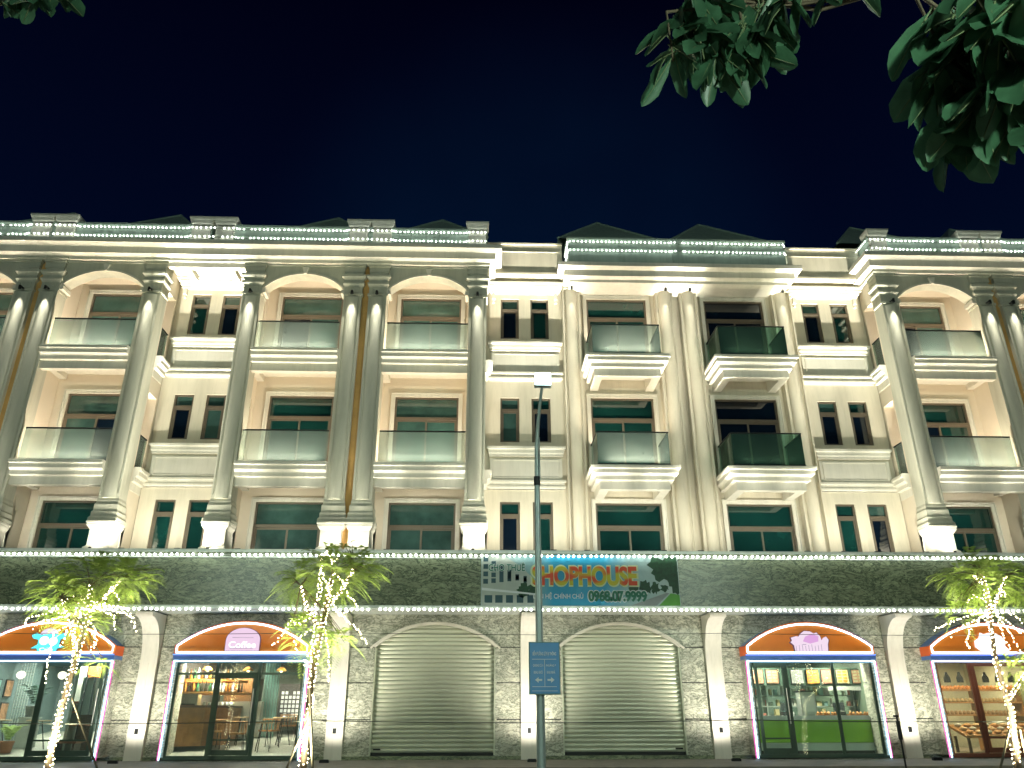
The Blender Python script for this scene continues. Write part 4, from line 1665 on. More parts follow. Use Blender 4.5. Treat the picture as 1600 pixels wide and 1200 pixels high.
em = empty('espresso_machine', (G(XB, -1.25, .75), .85, ramp(1.6) + 1.042))
tag(em, 'small steel espresso machine standing on the wooden bar counter', 'espresso machine')
MB().box(-.22, .22, -.14, .16, .0, .34).build('body', M_('steel', (.48, .52, .46), .35, metal=.4), em)
MB().box(-.24, .24, -.17, .18, .342, .37).build('cup_tray', M['dark'], em)
MB().box(-.18, .18, -.22, -.141, .0, .04).build('drip_tray', M['dark'], em)
for i in range(7):
    o = MB().lathe((0, 0, 0), [(.025, 0), (.035, .01), (.042, .08), (.038, .08)], 9).build('cup', M['white'])
    o.location = (G(XB, -.85 + i * .12, .8), .80 + .03 * (i % 3), ramp(1.6) + 1.042)
    tag(o, 'white cup in the line standing on the wooden bar counter', 'cup', 'cups on the bar counter')
for x, y, lab in ((-.9, .7, 'dome pendant lamp over the left of the bar counter'), (.2, .9, 'dome pendant lamp behind the cafe door'), (1.1, 1.1, 'dome pendant lamp over the right cafe tables')):
    o = empty('pendant_lamp', (G(XB, x, y), y, 2.62))
    tag(o, lab, 'pendant lamp', 'cafe pendant lamps')
    MB().tube([(0, 0, .1), (0, 0, .45)], .006, 5).build('cord', M['dark'], o)
    MB().lathe((0, 0, 0), [(.15, 0), (.14, .03), (.09, .08), (.03, .11)], 14).build('lamp_shade', amber, o)
    MB().lathe((0, 0, -.035), [(.01, 0), (.035, .015), (.035, .034)], 10).build('bulb', emit('pendant_bulb', (1, .72, .38), 9), o)

# ---- shop C: lime counter
XC = SHOPS['shopC']
ct = empty('shop_counter', (XC, .55, FZ))
tag(ct, 'long lime green counter with white top and base in the food shop', 'counter')
MB().box(-1.92, 1.92, -.3, .4, .28, .86).build('front', M_('lime_panel', (.25, .52, .03), .4, var=.1), ct)
MB().box(-1.92, 1.92, -.33, .42, .86, .97).build('top', M['white'], ct)
MB().box(-1.92, 1.92, -.28, .38, .0, .08).build('kick_plate', M['dark'], ct)
MB().box(-1.92, 1.92, -.31, .4, .08, .27).build('base_band', M_('white_band', (.5, .58, .55), .4), ct)
mats_m = [M_('menu_%s' % n_, c_, .5, var=.5, scale=22) for n_, c_ in (('white', (.5, .52, .45)), ('orange', (.72, .34, .04)), ('red', (.5, .2, .12)), ('pale', (.55, .5, .28)), ('mixed', (.5, .28, .16)))]
for i, (x, k, lab) in enumerate(((-1.55, 4, 'mixed colour menu board, leftmost above the lime counter'), (-1.12, 4, 'mixed colour menu board, second from left above the lime counter'),
                                 (-.42, 0, 'white menu board above the lime counter'), (.02, 1, 'bright orange menu board above the lime counter'),
                                 (.44, 2, 'red menu board, just right of the orange one'), (.86, 3, 'pale yellow menu board above the lime counter'),
                                 (1.30, 4, 'mixed colour menu board right of the pale yellow one'), (1.70, 1, 'orange menu board at the right end above the lime counter'))):
    mb_ = empty('menu_board', (G(XC, x, 1.0), 1.0, 2.46))
    tag(mb_, lab, 'menu board', 'menu boards above the counter')
    MB().box(-.19, .19, 0, .03, -.20, .20).build('frame', M['dark'], mb_)
    MB().box(-.175, .175, -.008, -.0005, -.185, .185).build('print', mats_m[k], mb_)
    b = MB()
    for r_i in range(4):
        for c_i in range(2):
            b.box(-.15 + c_i * .16, -.03 + c_i * .16, -.012, -.0085, -.15 + r_i * .085, -.10 + r_i * .085)
    b.build('printed_rows', mats_m[(k + 3 + i) % 5], mb_)
MBr = MB().box(XC - 1.85, XC + 1.99, 1.04, 1.10, 2.22, 2.70)
o = MBr.build('menu_rail', M_('rail_green', (.08, .14, .10), .5))
tag(o, 'dark green rail board carrying the menu boards', 'rail')
sh = empty('wall_shelf', (XC, 1.5, FZ))
tag(sh, 'grey back shelf with cups and boxes behind the lime counter', 'shelf')
b = MB()
for z in (.9, 1.2, 1.5, 1.8):
    b.box(-1.9, 1.9, -.1, .3, z, z + .03)
for x in (-1.9, -.75, .5, 1.87):
    b.box(x, x + .03, -.1, .3, 0, 1.85)
b.build('shelving', M_('shelf_grey', (.28, .33, .28), .5), sh)
gcols = [(.5, .5, .42), (.30, .36, .28), (.55, .20, .14), (.10, .14, .10), (.5, .42, .2), (.2, .34, .32), (.55, .55, .5)]
k = 0
for z in (.93, 1.23, 1.53):
    x = -1.82
    while x < 1.8:
        w_ = rnd.uniform(.07, .16)
        h_ = rnd.uniform(.10, .22)
        o = MB()
        if rnd.random() < .5:
            o.lathe((0, 0, 0), [(w_ * .38, 0), (w_ * .42, .01), (w_ * .46, h_ * .9), (w_ * .4, h_)], 8)
            nm = 'cup'
        else:
            o.box(-w_ / 2, w_ / 2, -.06, .06, 0, h_)
            o.box(-w_ / 2 - .004, w_ / 2 + .004, -.066, .066, h_, h_ + .012)
            nm = 'carton'
        o = o.build(nm, M_('goods_%d' % (k % 7), gcols[k % 7], .5))
        o.location = (G(XC, x, 1.48), 1.48, FZ + z)
        tag(o, 'small %s %s on the %s back shelf behind the lime counter' % (['cream', 'sage green', 'red', 'dark green', 'mustard', 'teal', 'white'][k % 7], nm, {.93: 'lowest', 1.23: 'middle', 1.53: 'top'}[z]), nm, 'goods on the back shelf')
        x += w_ + rnd.uniform(.03, .10)
        k += 1


def till(x, label):
    o = empty('till', (G(XC, x, .6), .6, FZ + .972))
    tag(o, label, 'till')
    MB().box(-.14, .14, -.12, .14, 0, .10).build('base', M['dark'], o)
    MB().prism([(-.16, .12), (.16, .12), (.16, .34), (-.16, .34)], -.03, .0).build('screen', M_('screen_grey', (.10, .12, .12), .2), o)
    MB().tube([(0, .02, .1), (0, .0, .14)], .02, 6).build('stem', M['dark'], o)


till(-.85, 'dark till with a screen at the left part of the lime counter')
till(.62, 'dark till with a screen right of the middle of the lime counter')
cm = empty('coffee_machine', (G(XC, -.25, .62), .62, FZ + .972))
tag(cm, 'tall pale steel machine with glass front in the middle of the counter', 'machine')
MB().box(-.22, .22, -.12, .2, 0, .62).build('body', M_('steel', (.48, .52, .46), .35, metal=.4), cm)
MB().box(-.17, .17, -.13, -.121, .1, .52).build('front', M_('pale_front', (.5, .56, .48), .3), cm)
MB().box(-.24, .24, -.14, .22, .622, .66).build('lid', M['dark'], cm)
for x, lab in ((1.15, 'orange tray of pastries at the right of the lime counter'), (.25, 'orange tray of pastries beside the pale machine')):
    tr_ = empty('pastry_tray', (G(XC, x, .55), .55, FZ + .972))
    tag(tr_, lab, 'tray')
    MB().box(-.32, .32, -.16, .16, 0, .03).build('tray', M_('tray_orange', (.55, .22, .06), .5), tr_)
    for i in range(6):
        MB().lathe((-.26 + i * .104, -.05 + .03 * (i % 2), .03), [(.03, 0), (.045, .02), (.04, .05), (.01, .07)], 8).build('pastry', M_('pastry', (.62, .28, .08), .6), tr_)
ch = MB().box(XC + 1.0, XC + 1.99, 1.03, 1.035, 2.08, 2.19)
tag(ch.build('price_strip', M_('price_white', (.5, .52, .45), .5, var=.4, scale=30)), 'long pale price strip under the menu boards at the right', 'price strip')

# ---- shop A
XA = SHOPS['shopA']
o = empty('display_unit', (G(XA, 1.12, .5), .5, ramp(.5, .11)))
tag(o, 'tall display unit with bright orange back panel at the right of the cafe', 'display unit')
MB().box(-.06, .36, .2, .24, .0, 2.35).build('back', dwood, o)
MB().box(-.02, .32, .18, .199, 1.30, 2.25).build('orange_panel', M_('orange_cloth', (.75, .20, .03), .6, var=.2), o)
b = MB()
for z in (.25, .65, .98, 1.22):
    b.box(-.08, .38, -.2, .199, z, z + .05)
b.build('shelf', M_('red_wood', (.28, .09, .04), .5), o)
MB().box(-.16, -.08, -.2, .24, 0, 2.4).build('side_panel', M_('pale_panel', (.32, .34, .28), .5), o)
o = empty('bench', (G(XA, 1.0, .05), .05, ramp(.05, .11)))
tag(o, 'low brown bench before the orange display unit', 'bench')
MB().box(-.3, .32, -.2, .2, .28, .36).build('seat', M_('red_wood', (.28, .09, .04), .5), o)
for x in (-.26, .22):
    MB().box(x, x + .06, -.18, .18, 0, .279).build('leg', dwood, o)
for x, lab in ((-1.3, 'pale lattice screen panel at the left of the cafe'), (-.45, 'pale lattice screen panel near the middle of the cafe')):
    o = empty('lattice_screen', (G(XA, x, 1.8), 1.8, ramp(1.8, .11)))
    tag(o, lab, 'screen')
    b = MB()
    for i in range(6):
        b.box(-.2 + i * .075, -.185 + i * .075, 0, .03, 0, 2.4)
    b.build('uprights', M_('screen_pale', (.33, .36, .31), .6), o)
    b = MB()
    for i in range(26):
        b.box(-.2, .19, .031, .045, .05 + i * .09, .068 + i * .09)
    b.build('crossbars', M_('screen_pale', (.33, .36, .31), .6), o)
o = empty('sofa', (G(XA, -.9, 2.6), 2.6, ramp(2.6, .11)))
tag(o, 'grey sofa at the back of the left cafe', 'sofa')
MB().box(-.6, .6, -.35, .35, .12, .42).build('seat', M_('sofa_grey', (.22, .26, .24), .8), o)
MB().box(-.6, .6, .2, .36, .421, .9).build('backrest', M_('sofa_grey', (.22, .26, .24), .8), o)
MB().box(-.72, -.601, -.35, .36, .1, .6).build('armrest', M_('sofa_grey', (.22, .26, .24), .8), o)
MB().box(.601, .72, -.35, .36, .1, .6).build('armrest', M_('sofa_grey', (.22, .26, .24), .8), o)


def frond_plant(loc, h, n, label, mt_, potmat):
    o = empty('potted_plant', loc)
    tag(o, label, 'plant')
    MB().lathe((0, 0, 0), [(.13, 0), (.17, .26), (.18, .27), (.18, .30), (.15, .30), (.14, .26)], 12).build('pot', potmat, o)
    b = MB()
    r_ = random.Random(int(loc[0] * 100))
    for i in range(n):
        a = r_.uniform(0, 2 * PI)
        L = h * r_.uniform(.6, 1)
        out_ = r_.uniform(.3, .75) * L
        p0 = Vector((0, 0, .28))
        p1 = Vector((math.cos(a) * out_ * .5, math.sin(a) * out_ * .5, .28 + L * .75))
        p2 = Vector((math.cos(a) * out_, math.sin(a) * out_, .28 + L * .6))
        side = Vector((-math.sin(a), math.cos(a), 0))
        for j in range(9):
            t0 = (j + 1) / 10
            q = p0 * (1 - t0) ** 2 + p1 * 2 * t0 * (1 - t0) + p2 * t0 * t0
            for sg in (-1, 1):
                tip = q + side * sg * .14 * (1 - abs(t0 - .5)) + Vector((0, 0, -.03)) + (p2 - p0) * .06
                wv = (p2 - p0).normalized() * .018
                b.add([tuple(q - wv), tuple(q + wv), tuple(tip)], [(0, 1, 2)])
    b.build('fronds', mt_, o)


frond_plant((G(XA, -.55, .35), .35, ramp(.35, .11)), .75, 16, 'leafy palm in a brown pot low behind the left cafe glass', M['leaf'], M_('terracotta', (.42, .14, .05), .7))
frond_plant((G(XA, -.1, 1.2), 1.2, ramp(1.2, .11) + .8), .95, 18, 'dark spiky fan palm behind the left cafe glass', M_('dark_frond', (.04, .09, .06), .6), M_('grey_pot', (.2, .22, .2), .7))
o = empty('plinth_stand', (G(XA, -.1, 1.2), 1.2, ramp(1.2, .11)))
tag(o, 'pale square stand carrying the fan palm', 'stand')
MB().box(-.2, .2, -.2, .2, 0, .76).build('column', M_('pale_panel', (.32, .34, .28), .5), o)
MB().box(-.22, .22, -.22, .22, .761, .80).build('top', M_('pale_panel', (.32, .34, .28), .5), o)
o = empty('clothes_rail', (G(XA, 1.45, .5), .5, ramp(.8, .11)))
tag(o, 'grey hanging rail of folded cloth at the right side of the left cafe', 'rail')
b = MB()
b.tube([(0, -.6, 0), (0, -.6, 1.9), (0, .6, 1.9), (0, .6, 0)], .02, 6)
b.build('frame', M['dark'], o)
for i in range(9):
    MB().box(-.14, .14, -.5 + i * .11, -.47 + i * .11, .9, 1.85).build('cloth', M_('cloth_%d' % (i % 3), [(.3, .34, .32), (.14, .16, .17), (.36, .36, .3)][i % 3], .9), o)

for i in range(6):
    o = empty('wall_picture', (XA - 1.985, .35 + .62 * (i % 3), 1.55 + .62 * (i // 3)))
    tag(o, 'small framed picture on the left cafe wall, %s row, %s from the glass' % (['lower', 'upper'][i // 3], ['first', 'second', 'third'][i % 3]), 'picture', 'framed pictures in the left cafe')
    MB().box(0, .03, -.2, .2, -.24, .24).build('frame', M['dark'], o)
    MB().box(.031, .034, -.17, .17, -.21, .21).build('print', M_('picture_%d' % (i % 3), [(.5, .48, .4), (.2, .34, .3), (.5, .25, .12)][i % 3], .5, var=.5, scale=9), o)
for x, y, lab in ((-.6, .6, 'round glass pendant left of the left cafe door'), (.5, .9, 'round glass pendant behind the left cafe door')):
    o = empty('pendant_lamp', (G(XA, x, y), y, 2.45))
    tag(o, lab, 'pendant lamp')
    MB().tube([(0, 0, .1), (0, 0, .6)], .006, 5).build('cord', M['dark'], o)
    MB().lathe((0, 0, -.06), [(.03, 0), (.10, .05), (.12, .12), (.09, .18), (.03, .21)], 14).build('globe', emit('pendant_globe', (1, .9, .7), 2.2), o)
for x, y, lab in ((-.9, 1.0, 'round grey cafe table at the left of the left cafe'), (.15, .9, 'round grey cafe table behind the left cafe door')):
    table((G(XA, x, y), y, ramp(y, .11)), .32, lab)

# ---- shop D bakery
XD = SHOPS['shopD']
o = empty('bakery_shelf', (XD, 1.9, FZ))
tag(o, 'long wooden bakery shelves with rows of orange and brown goods', 'shelf')
b = MB()
for z in (.95, 1.30, 1.65):
    b.box(-1.9, 1.9, -.3, .25, z, z + .04)
for x in (-1.9, -.6, .6, 1.86):
    b.box(x, x + .04, -.3, .25, 0, 1.69)
b.build('shelving', wood, o)
k = 0
for z, c in ((1.69, ('bun', (.70, .26, .06))), (1.34, ('cookie', (.45, .30, .13))), (.99, ('loaf', (.34, .20, .09)))):
    mt_ = M_('bakery_' + c[0], c[1], .7, var=.4, scale=12)
    proto = MB().lathe((0, 0, 0), [(.04, 0), (.062, .02), (.058, .07), (.03, .11), (.005, .115)], 9)
    me = None
    for i in range(26):
        if me is None:
            ob = proto.build(c[0], mt_)
            me = ob.data
        else:
            ob = bpy.data.objects.new(c[0], me)
            COL.objects.link(ob)
        ob.location = (XD - 1.4 + i * .125, 1.72, FZ + z + .002)
        tag(ob, 'round %s in the row along the %s bakery shelf' % (c[0], {1.69: 'top', 1.34: 'middle', .99: 'lowest'}[z]), c[0], 'baked goods on the bakery shelves')
for i in range(7):
    x = -1.35 + i * .40
    b = MB().prism([(x - .1, 2.32), (x + .1, 2.32), (x + .1, 2.46), (x + .05, 2.54), (x + .03, 2.62), (x - .03, 2.62), (x - .05, 2.54), (x - .1, 2.46)], 0, .02)
    ob = b.build('bottle_silhouette', M['dark'])
    ob.location = (XD + .75, 1.75, 0)
    tag(ob, 'black bottle shaped cut-out hung in a row above the bakery shelves', 'cut-out', 'bottle cut-outs above the bakery shelves')
o = empty('bread_table', (G(XD, -.3, .55), .55, FZ))
tag(o, 'slanted bread table with wicker trays behind the bakery glass', 'display table')
b = MB().add([(-1.2, -.4, .45), (1.4, -.4, .45), (1.4, .45, .72), (-1.2, .45, .72), (-1.2, -.4, .38), (1.4, -.4, .38), (1.4, .45, .65), (-1.2, .45, .65)],
             [(0, 1, 2, 3), (4, 7, 6, 5), (0, 4, 5, 1), (1, 5, 6, 2), (2, 6, 7, 3), (3, 7, 4, 0)])
b.build('top', wood, o)
for x, y in ((-1.1, -.3), (1.3, -.3), (-1.1, .35), (1.3, .35)):
    MB().box(x - .03, x + .03, y - .03, y + .03, 0, .42).build('leg', dwood, o)
for i in range(9):
    for j in range(3):
        MB().lathe((-1.0 + i * .27, -.25 + j * .26, .50 + j * .085), [(.07, 0), (.10, .03), (.085, .07), (.02, .09)], 9).build('bread', M_('bread_%d' % ((i + j) % 3), [(.55, .27, .10), (.62, .40, .20), (.48, .44, .34)][(i + j) % 3], .7), o)

# ------------------------------------------------------------------ street lamp with blue sign
sl = empty('street_lamp', (.95, -9.0, .151))
tag(sl, 'tall slim grey green street lamp with its bright lamp lit', 'street lamp')
B0 = Vector(sl.location)
MB().tube([(0, 0, 0), (0, 0, 3.2), (0, 0, 5.3)], [.078, .062, .05], 14).build('pole', M['pole'], sl)
MB().tube([(0, 0, 0), (0, 0, .25)], .11, 14).build('base', M['pole'], sl)
MB().tube([(0, 0, 5.25), (0, 0, 5.42)], .062, 12).build('collar', M['dark'], sl)
arm = [Vector((0, 0, 5.4)), at(838.5, 700, -9.05) - B0, at(841, 655, -9.2) - B0, at(846.5, 606, -9.45) - B0]
MB().tube(arm, [.045, .040, .034, .028], 10).build('arm', M['pole'], sl)
MB().tube([(.055, -.02, 5.35), (.05, -.03, 6.2)], .012, 6).build('brace', M['pole'], sl)
hd = at(848, 596, -9.5) - B0
MB(off=tuple(hd)).box(-.16, .16, -.05, .10, -.10, .16).build('lamp_head', M['pole'], sl)
b = MB(off=tuple(hd))
b.box(-.15, .15, -.056, -.051, -.09, .15)

b.build('lamp_lens', emit('street_lamp_lens', (.72, .98, 1), 12), sl)
lamp('SPOT', tuple(hd + Vector((0, -.08, .03))), 500, (.8, 1, .98), sl, .06, tuple(hd + Vector((0, -2, -1.4))), 160, .6)
lamp('POINT', tuple(hd + Vector((0, .0, .22))), 120, (.8, 1, .98), sl, .05)

sg = empty('direction_sign', (1.02, -9.13, 2.02 + .151))
tag(sg, 'blue direction sign with two white arrows fixed to the street lamp pole', 'sign')
MB().box(-.265, .265, -.03, .03, -.42, .42).build('board', M_('sign_edge_green', (.10, .22, .20), .4), sg)
MB().box(-.25, .25, -.034, -.0305, -.405, .405).build('face', M['signblue'], sg)
b = MB()
b.box(-.21, .20, -.037, -.0345, .135, .143)
b.box(-.21, .20, -.037, -.0345, -.30, -.292)
b.box(-.004, .004, -.037, -.0345, -.29, .133)
b.box(-.215, .215, -.037, -.0345, -.365, -.359)
b.build('divider', M['white'], sg)
text('BẾN ĐƯỜNG LÊ ĐẠI THÔNG', .1, (0, -.036, .235), M['white'], sg, fit=(.40, .10), off=.002)
text('CHUNG CƯ A', .1, (-.108, -.036, .045), M['white'], sg, fit=(.175, .05), off=.001)
text('KHU ĐÔ', .1, (-.108, -.036, -.065), M['white'], sg, fit=(.15, .055), off=.001)
text('PHƯỜNG 9', .1, (.108, -.036, .045), M['white'], sg, fit=(.165, .05), off=.001)
text('KHU NHÀ', .1, (.108, -.036, -.065), M['white'], sg, fit=(.14, .055), off=.001)
for s_ in (-1, 1):
    x = .105 * s_
    MB().prism([(x - .06, -.205), (x + .0, -.205), (x, -.235), (x + .06, -.19), (x, -.145), (x, -.175), (x - .06, -.175)] if s_ > 0 else
               [(x - .06, -.19), (x, -.235), (x, -.205), (x + .06, -.205), (x + .06, -.175), (x, -.175), (x, -.145)], -.037, -.0345).build('arrow', M['white'], sg)

# unseen fill lamps added behind the camera to light the street side of everything
for x, lab in ((-13.0, 'tall added fill lamp across the road at the left, behind the viewer'), (11.5, 'tall added fill lamp across the road at the right, behind the viewer')):
    o = empty('street_lamp', (x, -27.0, .1))
    tag(o, lab, 'street lamp')
    MB().tube([(0, 0, 0), (0, 0, 4), (0, 0, 8.0)], [.09, .07, .05], 12).build('pole', M['pole'], o)
    MB().tube([(0, 0, 8.0), (0, .5, 8.5), (0, 1.3, 8.7)], .035, 8).build('arm', M['pole'], o)
    MB().box(-.14, .14, 1.25, 1.85, 8.66, 8.76).build('lamp_head', M['pole'], o)
    MB().box(-.11, .11, 1.3, 1.8, 8.652, 8.659).build('lamp_lens', emit('fill_lamp_lens', (.7, 1, .85), 20), o)
    lamp('SPOT', (0, 1.5, 8.62), STREET_FILL_W, (.78, 1, .82), o, .25, (0, 9.0, 6.0), 150, .8)

o = empty('leaf_fill_lamp', (1.4, -24.6, .1))  # unseen lamp added to light the overhanging leaves
tag(o, 'low globe fill lamp added on the near pavement behind the viewer', 'lamp')
MB().tube([(0, 0, 0), (0, 0, 2.3)], .04, 10).build('pole', M['pole'], o)
MB().lathe((0, 0, 2.3), [(.05, 0), (.13, .06), (.16, .16), (.13, .26), (.04, .32)], 14).build('globe', emit('globe_lens', (.8, 1, .85), 5), o)
lamp('POINT', (0, .0, 2.8), 520, (.75, 1, .78), o, .12)

# ------------------------------------------------------------------ street trees with fairy lights
def street_tree(Y, trunks, crowns, strands, label, flabel, seed, nleaf=300):
    rn = random.Random(seed)
    base = at(trunks[0][0][0], trunks[0][0][1], Y)
    nxt = at(trunks[0][1][0], trunks[0][1][1], Y)
    d = (base - nxt)
    root = base + d * ((base.z - .151) / max(.05, -d.z)) if d.z < 0 else base
    root = Vector((root.x, Y, .151))
    o = empty('street_tree', root)
    tag(o, label, 'tree', 'young street trees wrapped in fairy lights')
    tb = MB()
    tips = []
    paths = []
    for ti, tr_ in enumerate(trunks):
        pts = [at(x, y, Y + dy) for (x, y, dy) in [(a[0], a[1], a[2] if len(a) > 2 else 0) for a in tr_]]
        if ti == 0:
            pts = [root] + pts
            rad = [.075 - .045 * i / (len(pts) - 1) for i in range(len(pts))]
        else:
            rad = [.035 - .022 * i / (len(pts) - 1) for i in range(len(pts))]
        tb.tube([p - root for p in pts], rad, 9)
        paths.append((pts, rad))
        tips.append(pts[-1])
    # crown
    cb = MB()
    for (px, py, rx, rz, n) in crowns:
        c = at(px, py, Y)
        k = (c - CAM).dot(fw) / F_PX
        RX, RZ = rx * k, rz * k
        # twigs
        src = min(tips, key=lambda t_: (t_ - c).length)
        for _ in range(6):
            e_ = c + Vector((rn.uniform(-1, 1) * RX * .8, rn.uniform(-1, 1) * RX * .7, rn.uniform(-.5, .9) * RZ))
            m_ = src.lerp(e_, .5) + Vector((0, 0, .08))
            tb.tube([src - root, m_ - root, e_ - root], [.014, .009, .004], 5)
        for _ in range(int(n * 1.8)):
            while True:
                q = Vector((rn.uniform(-1, 1), rn.uniform(-1, 1), rn.uniform(-1, 1)))
                if .15 < q.length < 1:
                    break
            p = c + Vector((q.x * RX * .85, q.y * RX * .75, q.z * RZ * .85))
            d = (Vector((q.x, q.y, q.z * .5 + rn.uniform(-.2, .5))) + Vector((rn.uniform(-.4, .4), rn.uniform(-.4, .4), 0))).normalized()
            L = rn.uniform(.24, .50)
            side = d.cross(Vector((0, 0, 1)))
            if side.length < .1:
                side = Vector((1, 0, 0))
            side.normalize()
            m = 13
            for j in range(m):
                t_ = (j + .6) / m
                qq = p + d * (L * t_) + Vector((0, 0, -L * .62 * t_ * t_))
                pl = L * .36 * math.sin(PI * min(1, t_ * .85 + .12)) + .015
                for sg_ in (-1, 1):
                    tip = qq + side * sg_ * pl + d * pl * .45 + Vector((0, 0, -pl * .25))
                    w_ = d * .006
                    cb.add([tuple(qq - w_ - root), tuple((qq + tip) / 2 - w_ * 1.3 - root), tuple(tip - root), tuple((qq + tip) / 2 + w_ * 1.3 - root)], [(0, 1, 2, 3)])
    tb.build('trunk', M['bark'], o)
    cb.build('crown', M['leaf'], o)
    # fairy lights
    f = empty('fairy_lights', root + Vector((0, -.02, 0)))
    tag(f, flabel, 'fairy lights', 'warm white fairy lights on the street trees')
    bp = []
    wire = MB()
    fb = Vector(f.location)
    for pts, rad in paths:
        # a spiral of bulbs round the limb
        tot = sum((b_ - a_).length for a_, b_ in zip(pts[:-1], pts[1:]))
        sp_ = []
        m = int(tot / .010)
        acc = 0
        for a_, b_, ra, rb in zip(pts[:-1], pts[1:], rad[:-1], rad[1:]):
            L = (b_ - a_).length
            kk = max(2, int(m * L / tot))
            for i in range(kk):
                t_ = i / kk
                an = (acc + L * t_) * 75
                r_ = ra + (rb - ra) * t_ + .010
                sp_.append(a_.lerp(b_, t_) + Vector((math.cos(an) * r_, math.sin(an) * r_, 0)))
            acc += L
        wire.tube([p_ - fb for p_ in sp_[::3]], .003, 3, cap=False)
        for p_ in sp_:
            if rn.random() < .45:
                bp.append(p_ + Vector((rn.uniform(-.01, .01), rn.uniform(-.01, .01), rn.uniform(-.01, .01))))
    for st in strands:
        pts = [at(x, y, Y + rn.uniform(-.25, .25)) for x, y in st]
        fine = []
        for a_, b_ in zip(pts[:-1], pts[1:]):
            L = (b_ - a_).length
            kk = max(2, int(L / .055))
            for i in range(kk):
                fine.append(a_.lerp(b_, i / kk) + Vector((rn.uniform(-.02, .02), rn.uniform(-.02, .02), rn.uniform(-.02, .02))))
        wire.tube([p_ - fb for p_ in fine], .003, 3, cap=False)
        bp += fine
    wire.build('cable', M['wire'], f)
    g = MB().tube([(0, -.35, .005), (0, -.32, .10)], .05, 10)  # unseen spotlight added at the trunk foot to brighten the crown
    g.build('added_tree_spot', M['dark'], o)
    cc = at(crowns[0][0], crowns[0][1], Y) - root
    lamp('SPOT', (0, -.36, .14), 2900, (1, .95, .60), o, .04, tuple(cc), 56, .8)
    lamp('SPOT', (0, -.36, .14), 260, (1, .95, .60), o, .04, tuple(cc), 90, 1)
    bulbs(f, bp, .0125, M['fairy'], octa=True)
    return o


street_tree(-6.0, [[(76, 1196), (90, 1130), (104, 1080), (118, 1030), (132, 985), (139, 950), (142, 915)],
                   [(96, 1105), (112, 1055), (118, 1010), (110, 970, -.1), (95, 935, -.2)],
                   [(138, 960), (165, 930, .1), (190, 905, .2)]],
            [(150, 905, 55, 38, 110), (95, 925, 38, 30, 55), (200, 905, 38, 26, 60), (130, 960, 45, 28, 40), (155, 1032, 12, 8, 5)],
            [[(138, 950), (110, 960), (80, 955), (42, 968), (38, 980)], [(138, 950), (170, 952), (205, 962), (214, 990)], [(135, 955), (160, 945), (175, 918), (188, 940)],
             [(135, 955), (95, 965), (60, 972), (48, 985)], [(150, 950), (178, 962), (181, 988)], [(130, 960), (85, 990), (75, 1030), (70, 1070)], [(140, 950), (120, 930), (100, 940), (75, 960)],
             [(140, 960), (150, 990), (140, 1020)], [(130, 950), (115, 985), (120, 1020)], [(125, 960), (150, 950), (140, 930), (120, 945)], [(145, 945), (200, 950), (208, 970)],
             [(118, 1000), (105, 985), (100, 1000), (90, 1012)], [(140, 985), (150, 1000), (146, 1015)]],
            'street tree wrapped in fairy lights before the cafe with the cyan logo', 'dense warm fairy lights on the leftmost street tree', 3)
street_tree(-6.0, [[(474, 1196), (481, 1120), (487, 1060), (497, 1005), (507, 960), (514, 925), (520, 895)],
                   [(500, 985), (480, 950, -.15), (470, 915, -.2)], [(510, 950), (535, 920, .1), (552, 890, .2)]],
            [(520, 895, 58, 40, 120), (470, 905, 28, 28, 40), (560, 890, 28, 26, 35), (478, 990, 34, 30, 45), (530, 1000, 22, 16, 16), (540, 860, 14, 14, 10)],
            [[(500, 890), (496, 930), (490, 980), (484, 1040), (490, 1100)], [(505, 900), (520, 940), (530, 960), (556, 950)], [(480, 960), (445, 985), (430, 1005), (422, 1012)],
             [(490, 960), (470, 975), (455, 970), (440, 990)], [(500, 870), (505, 905), (498, 940)], [(515, 930), (508, 980), (515, 1040), (512, 1070)], [(495, 1000), (478, 1030), (475, 1045)],
             [(530, 900), (545, 930), (560, 948)], [(520, 950), (560, 985), (575, 1010)], [(485, 985), (460, 1000), (465, 1020)], [(500, 880), (510, 860), (520, 880), (530, 870)]],
            'slim street tree before the marble pier left of the roller shutters', 'warm fairy lights draped on the street tree left of the shutters', 5)
street_tree(-6.0, [[(1590, 1196), (1584, 1150), (1579, 1110), (1574, 1092), (1562, 1055), (1553, 1015), (1548, 970), (1543, 935), (1535, 900)],
                   [(1576, 1093), (1592, 1068), (1606, 1045, .1), (1622, 1010, .2)], [(1546, 960), (1565, 925, -.1), (1572, 900, -.2)]],
            [(1545, 905, 52, 36, 100), (1500, 900, 28, 24, 40), (1595, 915, 40, 36, 60), (1590, 1040, 26, 16, 24), (1500, 960, 20, 14, 12), (1520, 875, 16, 14, 12)],
            [[(1548, 955), (1520, 960), (1480, 975), (1456, 985)], [(1545, 960), (1510, 975), (1488, 990), (1484, 1000)], [(1540, 960), (1515, 985), (1510, 1005), (1518, 1016)],
             [(1550, 950), (1575, 985), (1590, 1010), (1600, 1020)], [(1545, 930), (1530, 905), (1520, 900)], [(1555, 940), (1565, 915), (1572, 935)], [(1560, 960), (1590, 985), (1600, 990)],
             [(1550, 950), (1535, 965), (1550, 985), (1545, 1010)], [(1560, 955), (1585, 960), (1600, 975)], [(1545, 940), (1520, 930), (1508, 945)], [(1555, 950), (1570, 1000), (1580, 1016)]],
            'forked street tree wrapped in fairy lights before the bakery', 'bright warm fairy lights on the forked tree at the right edge', 7)

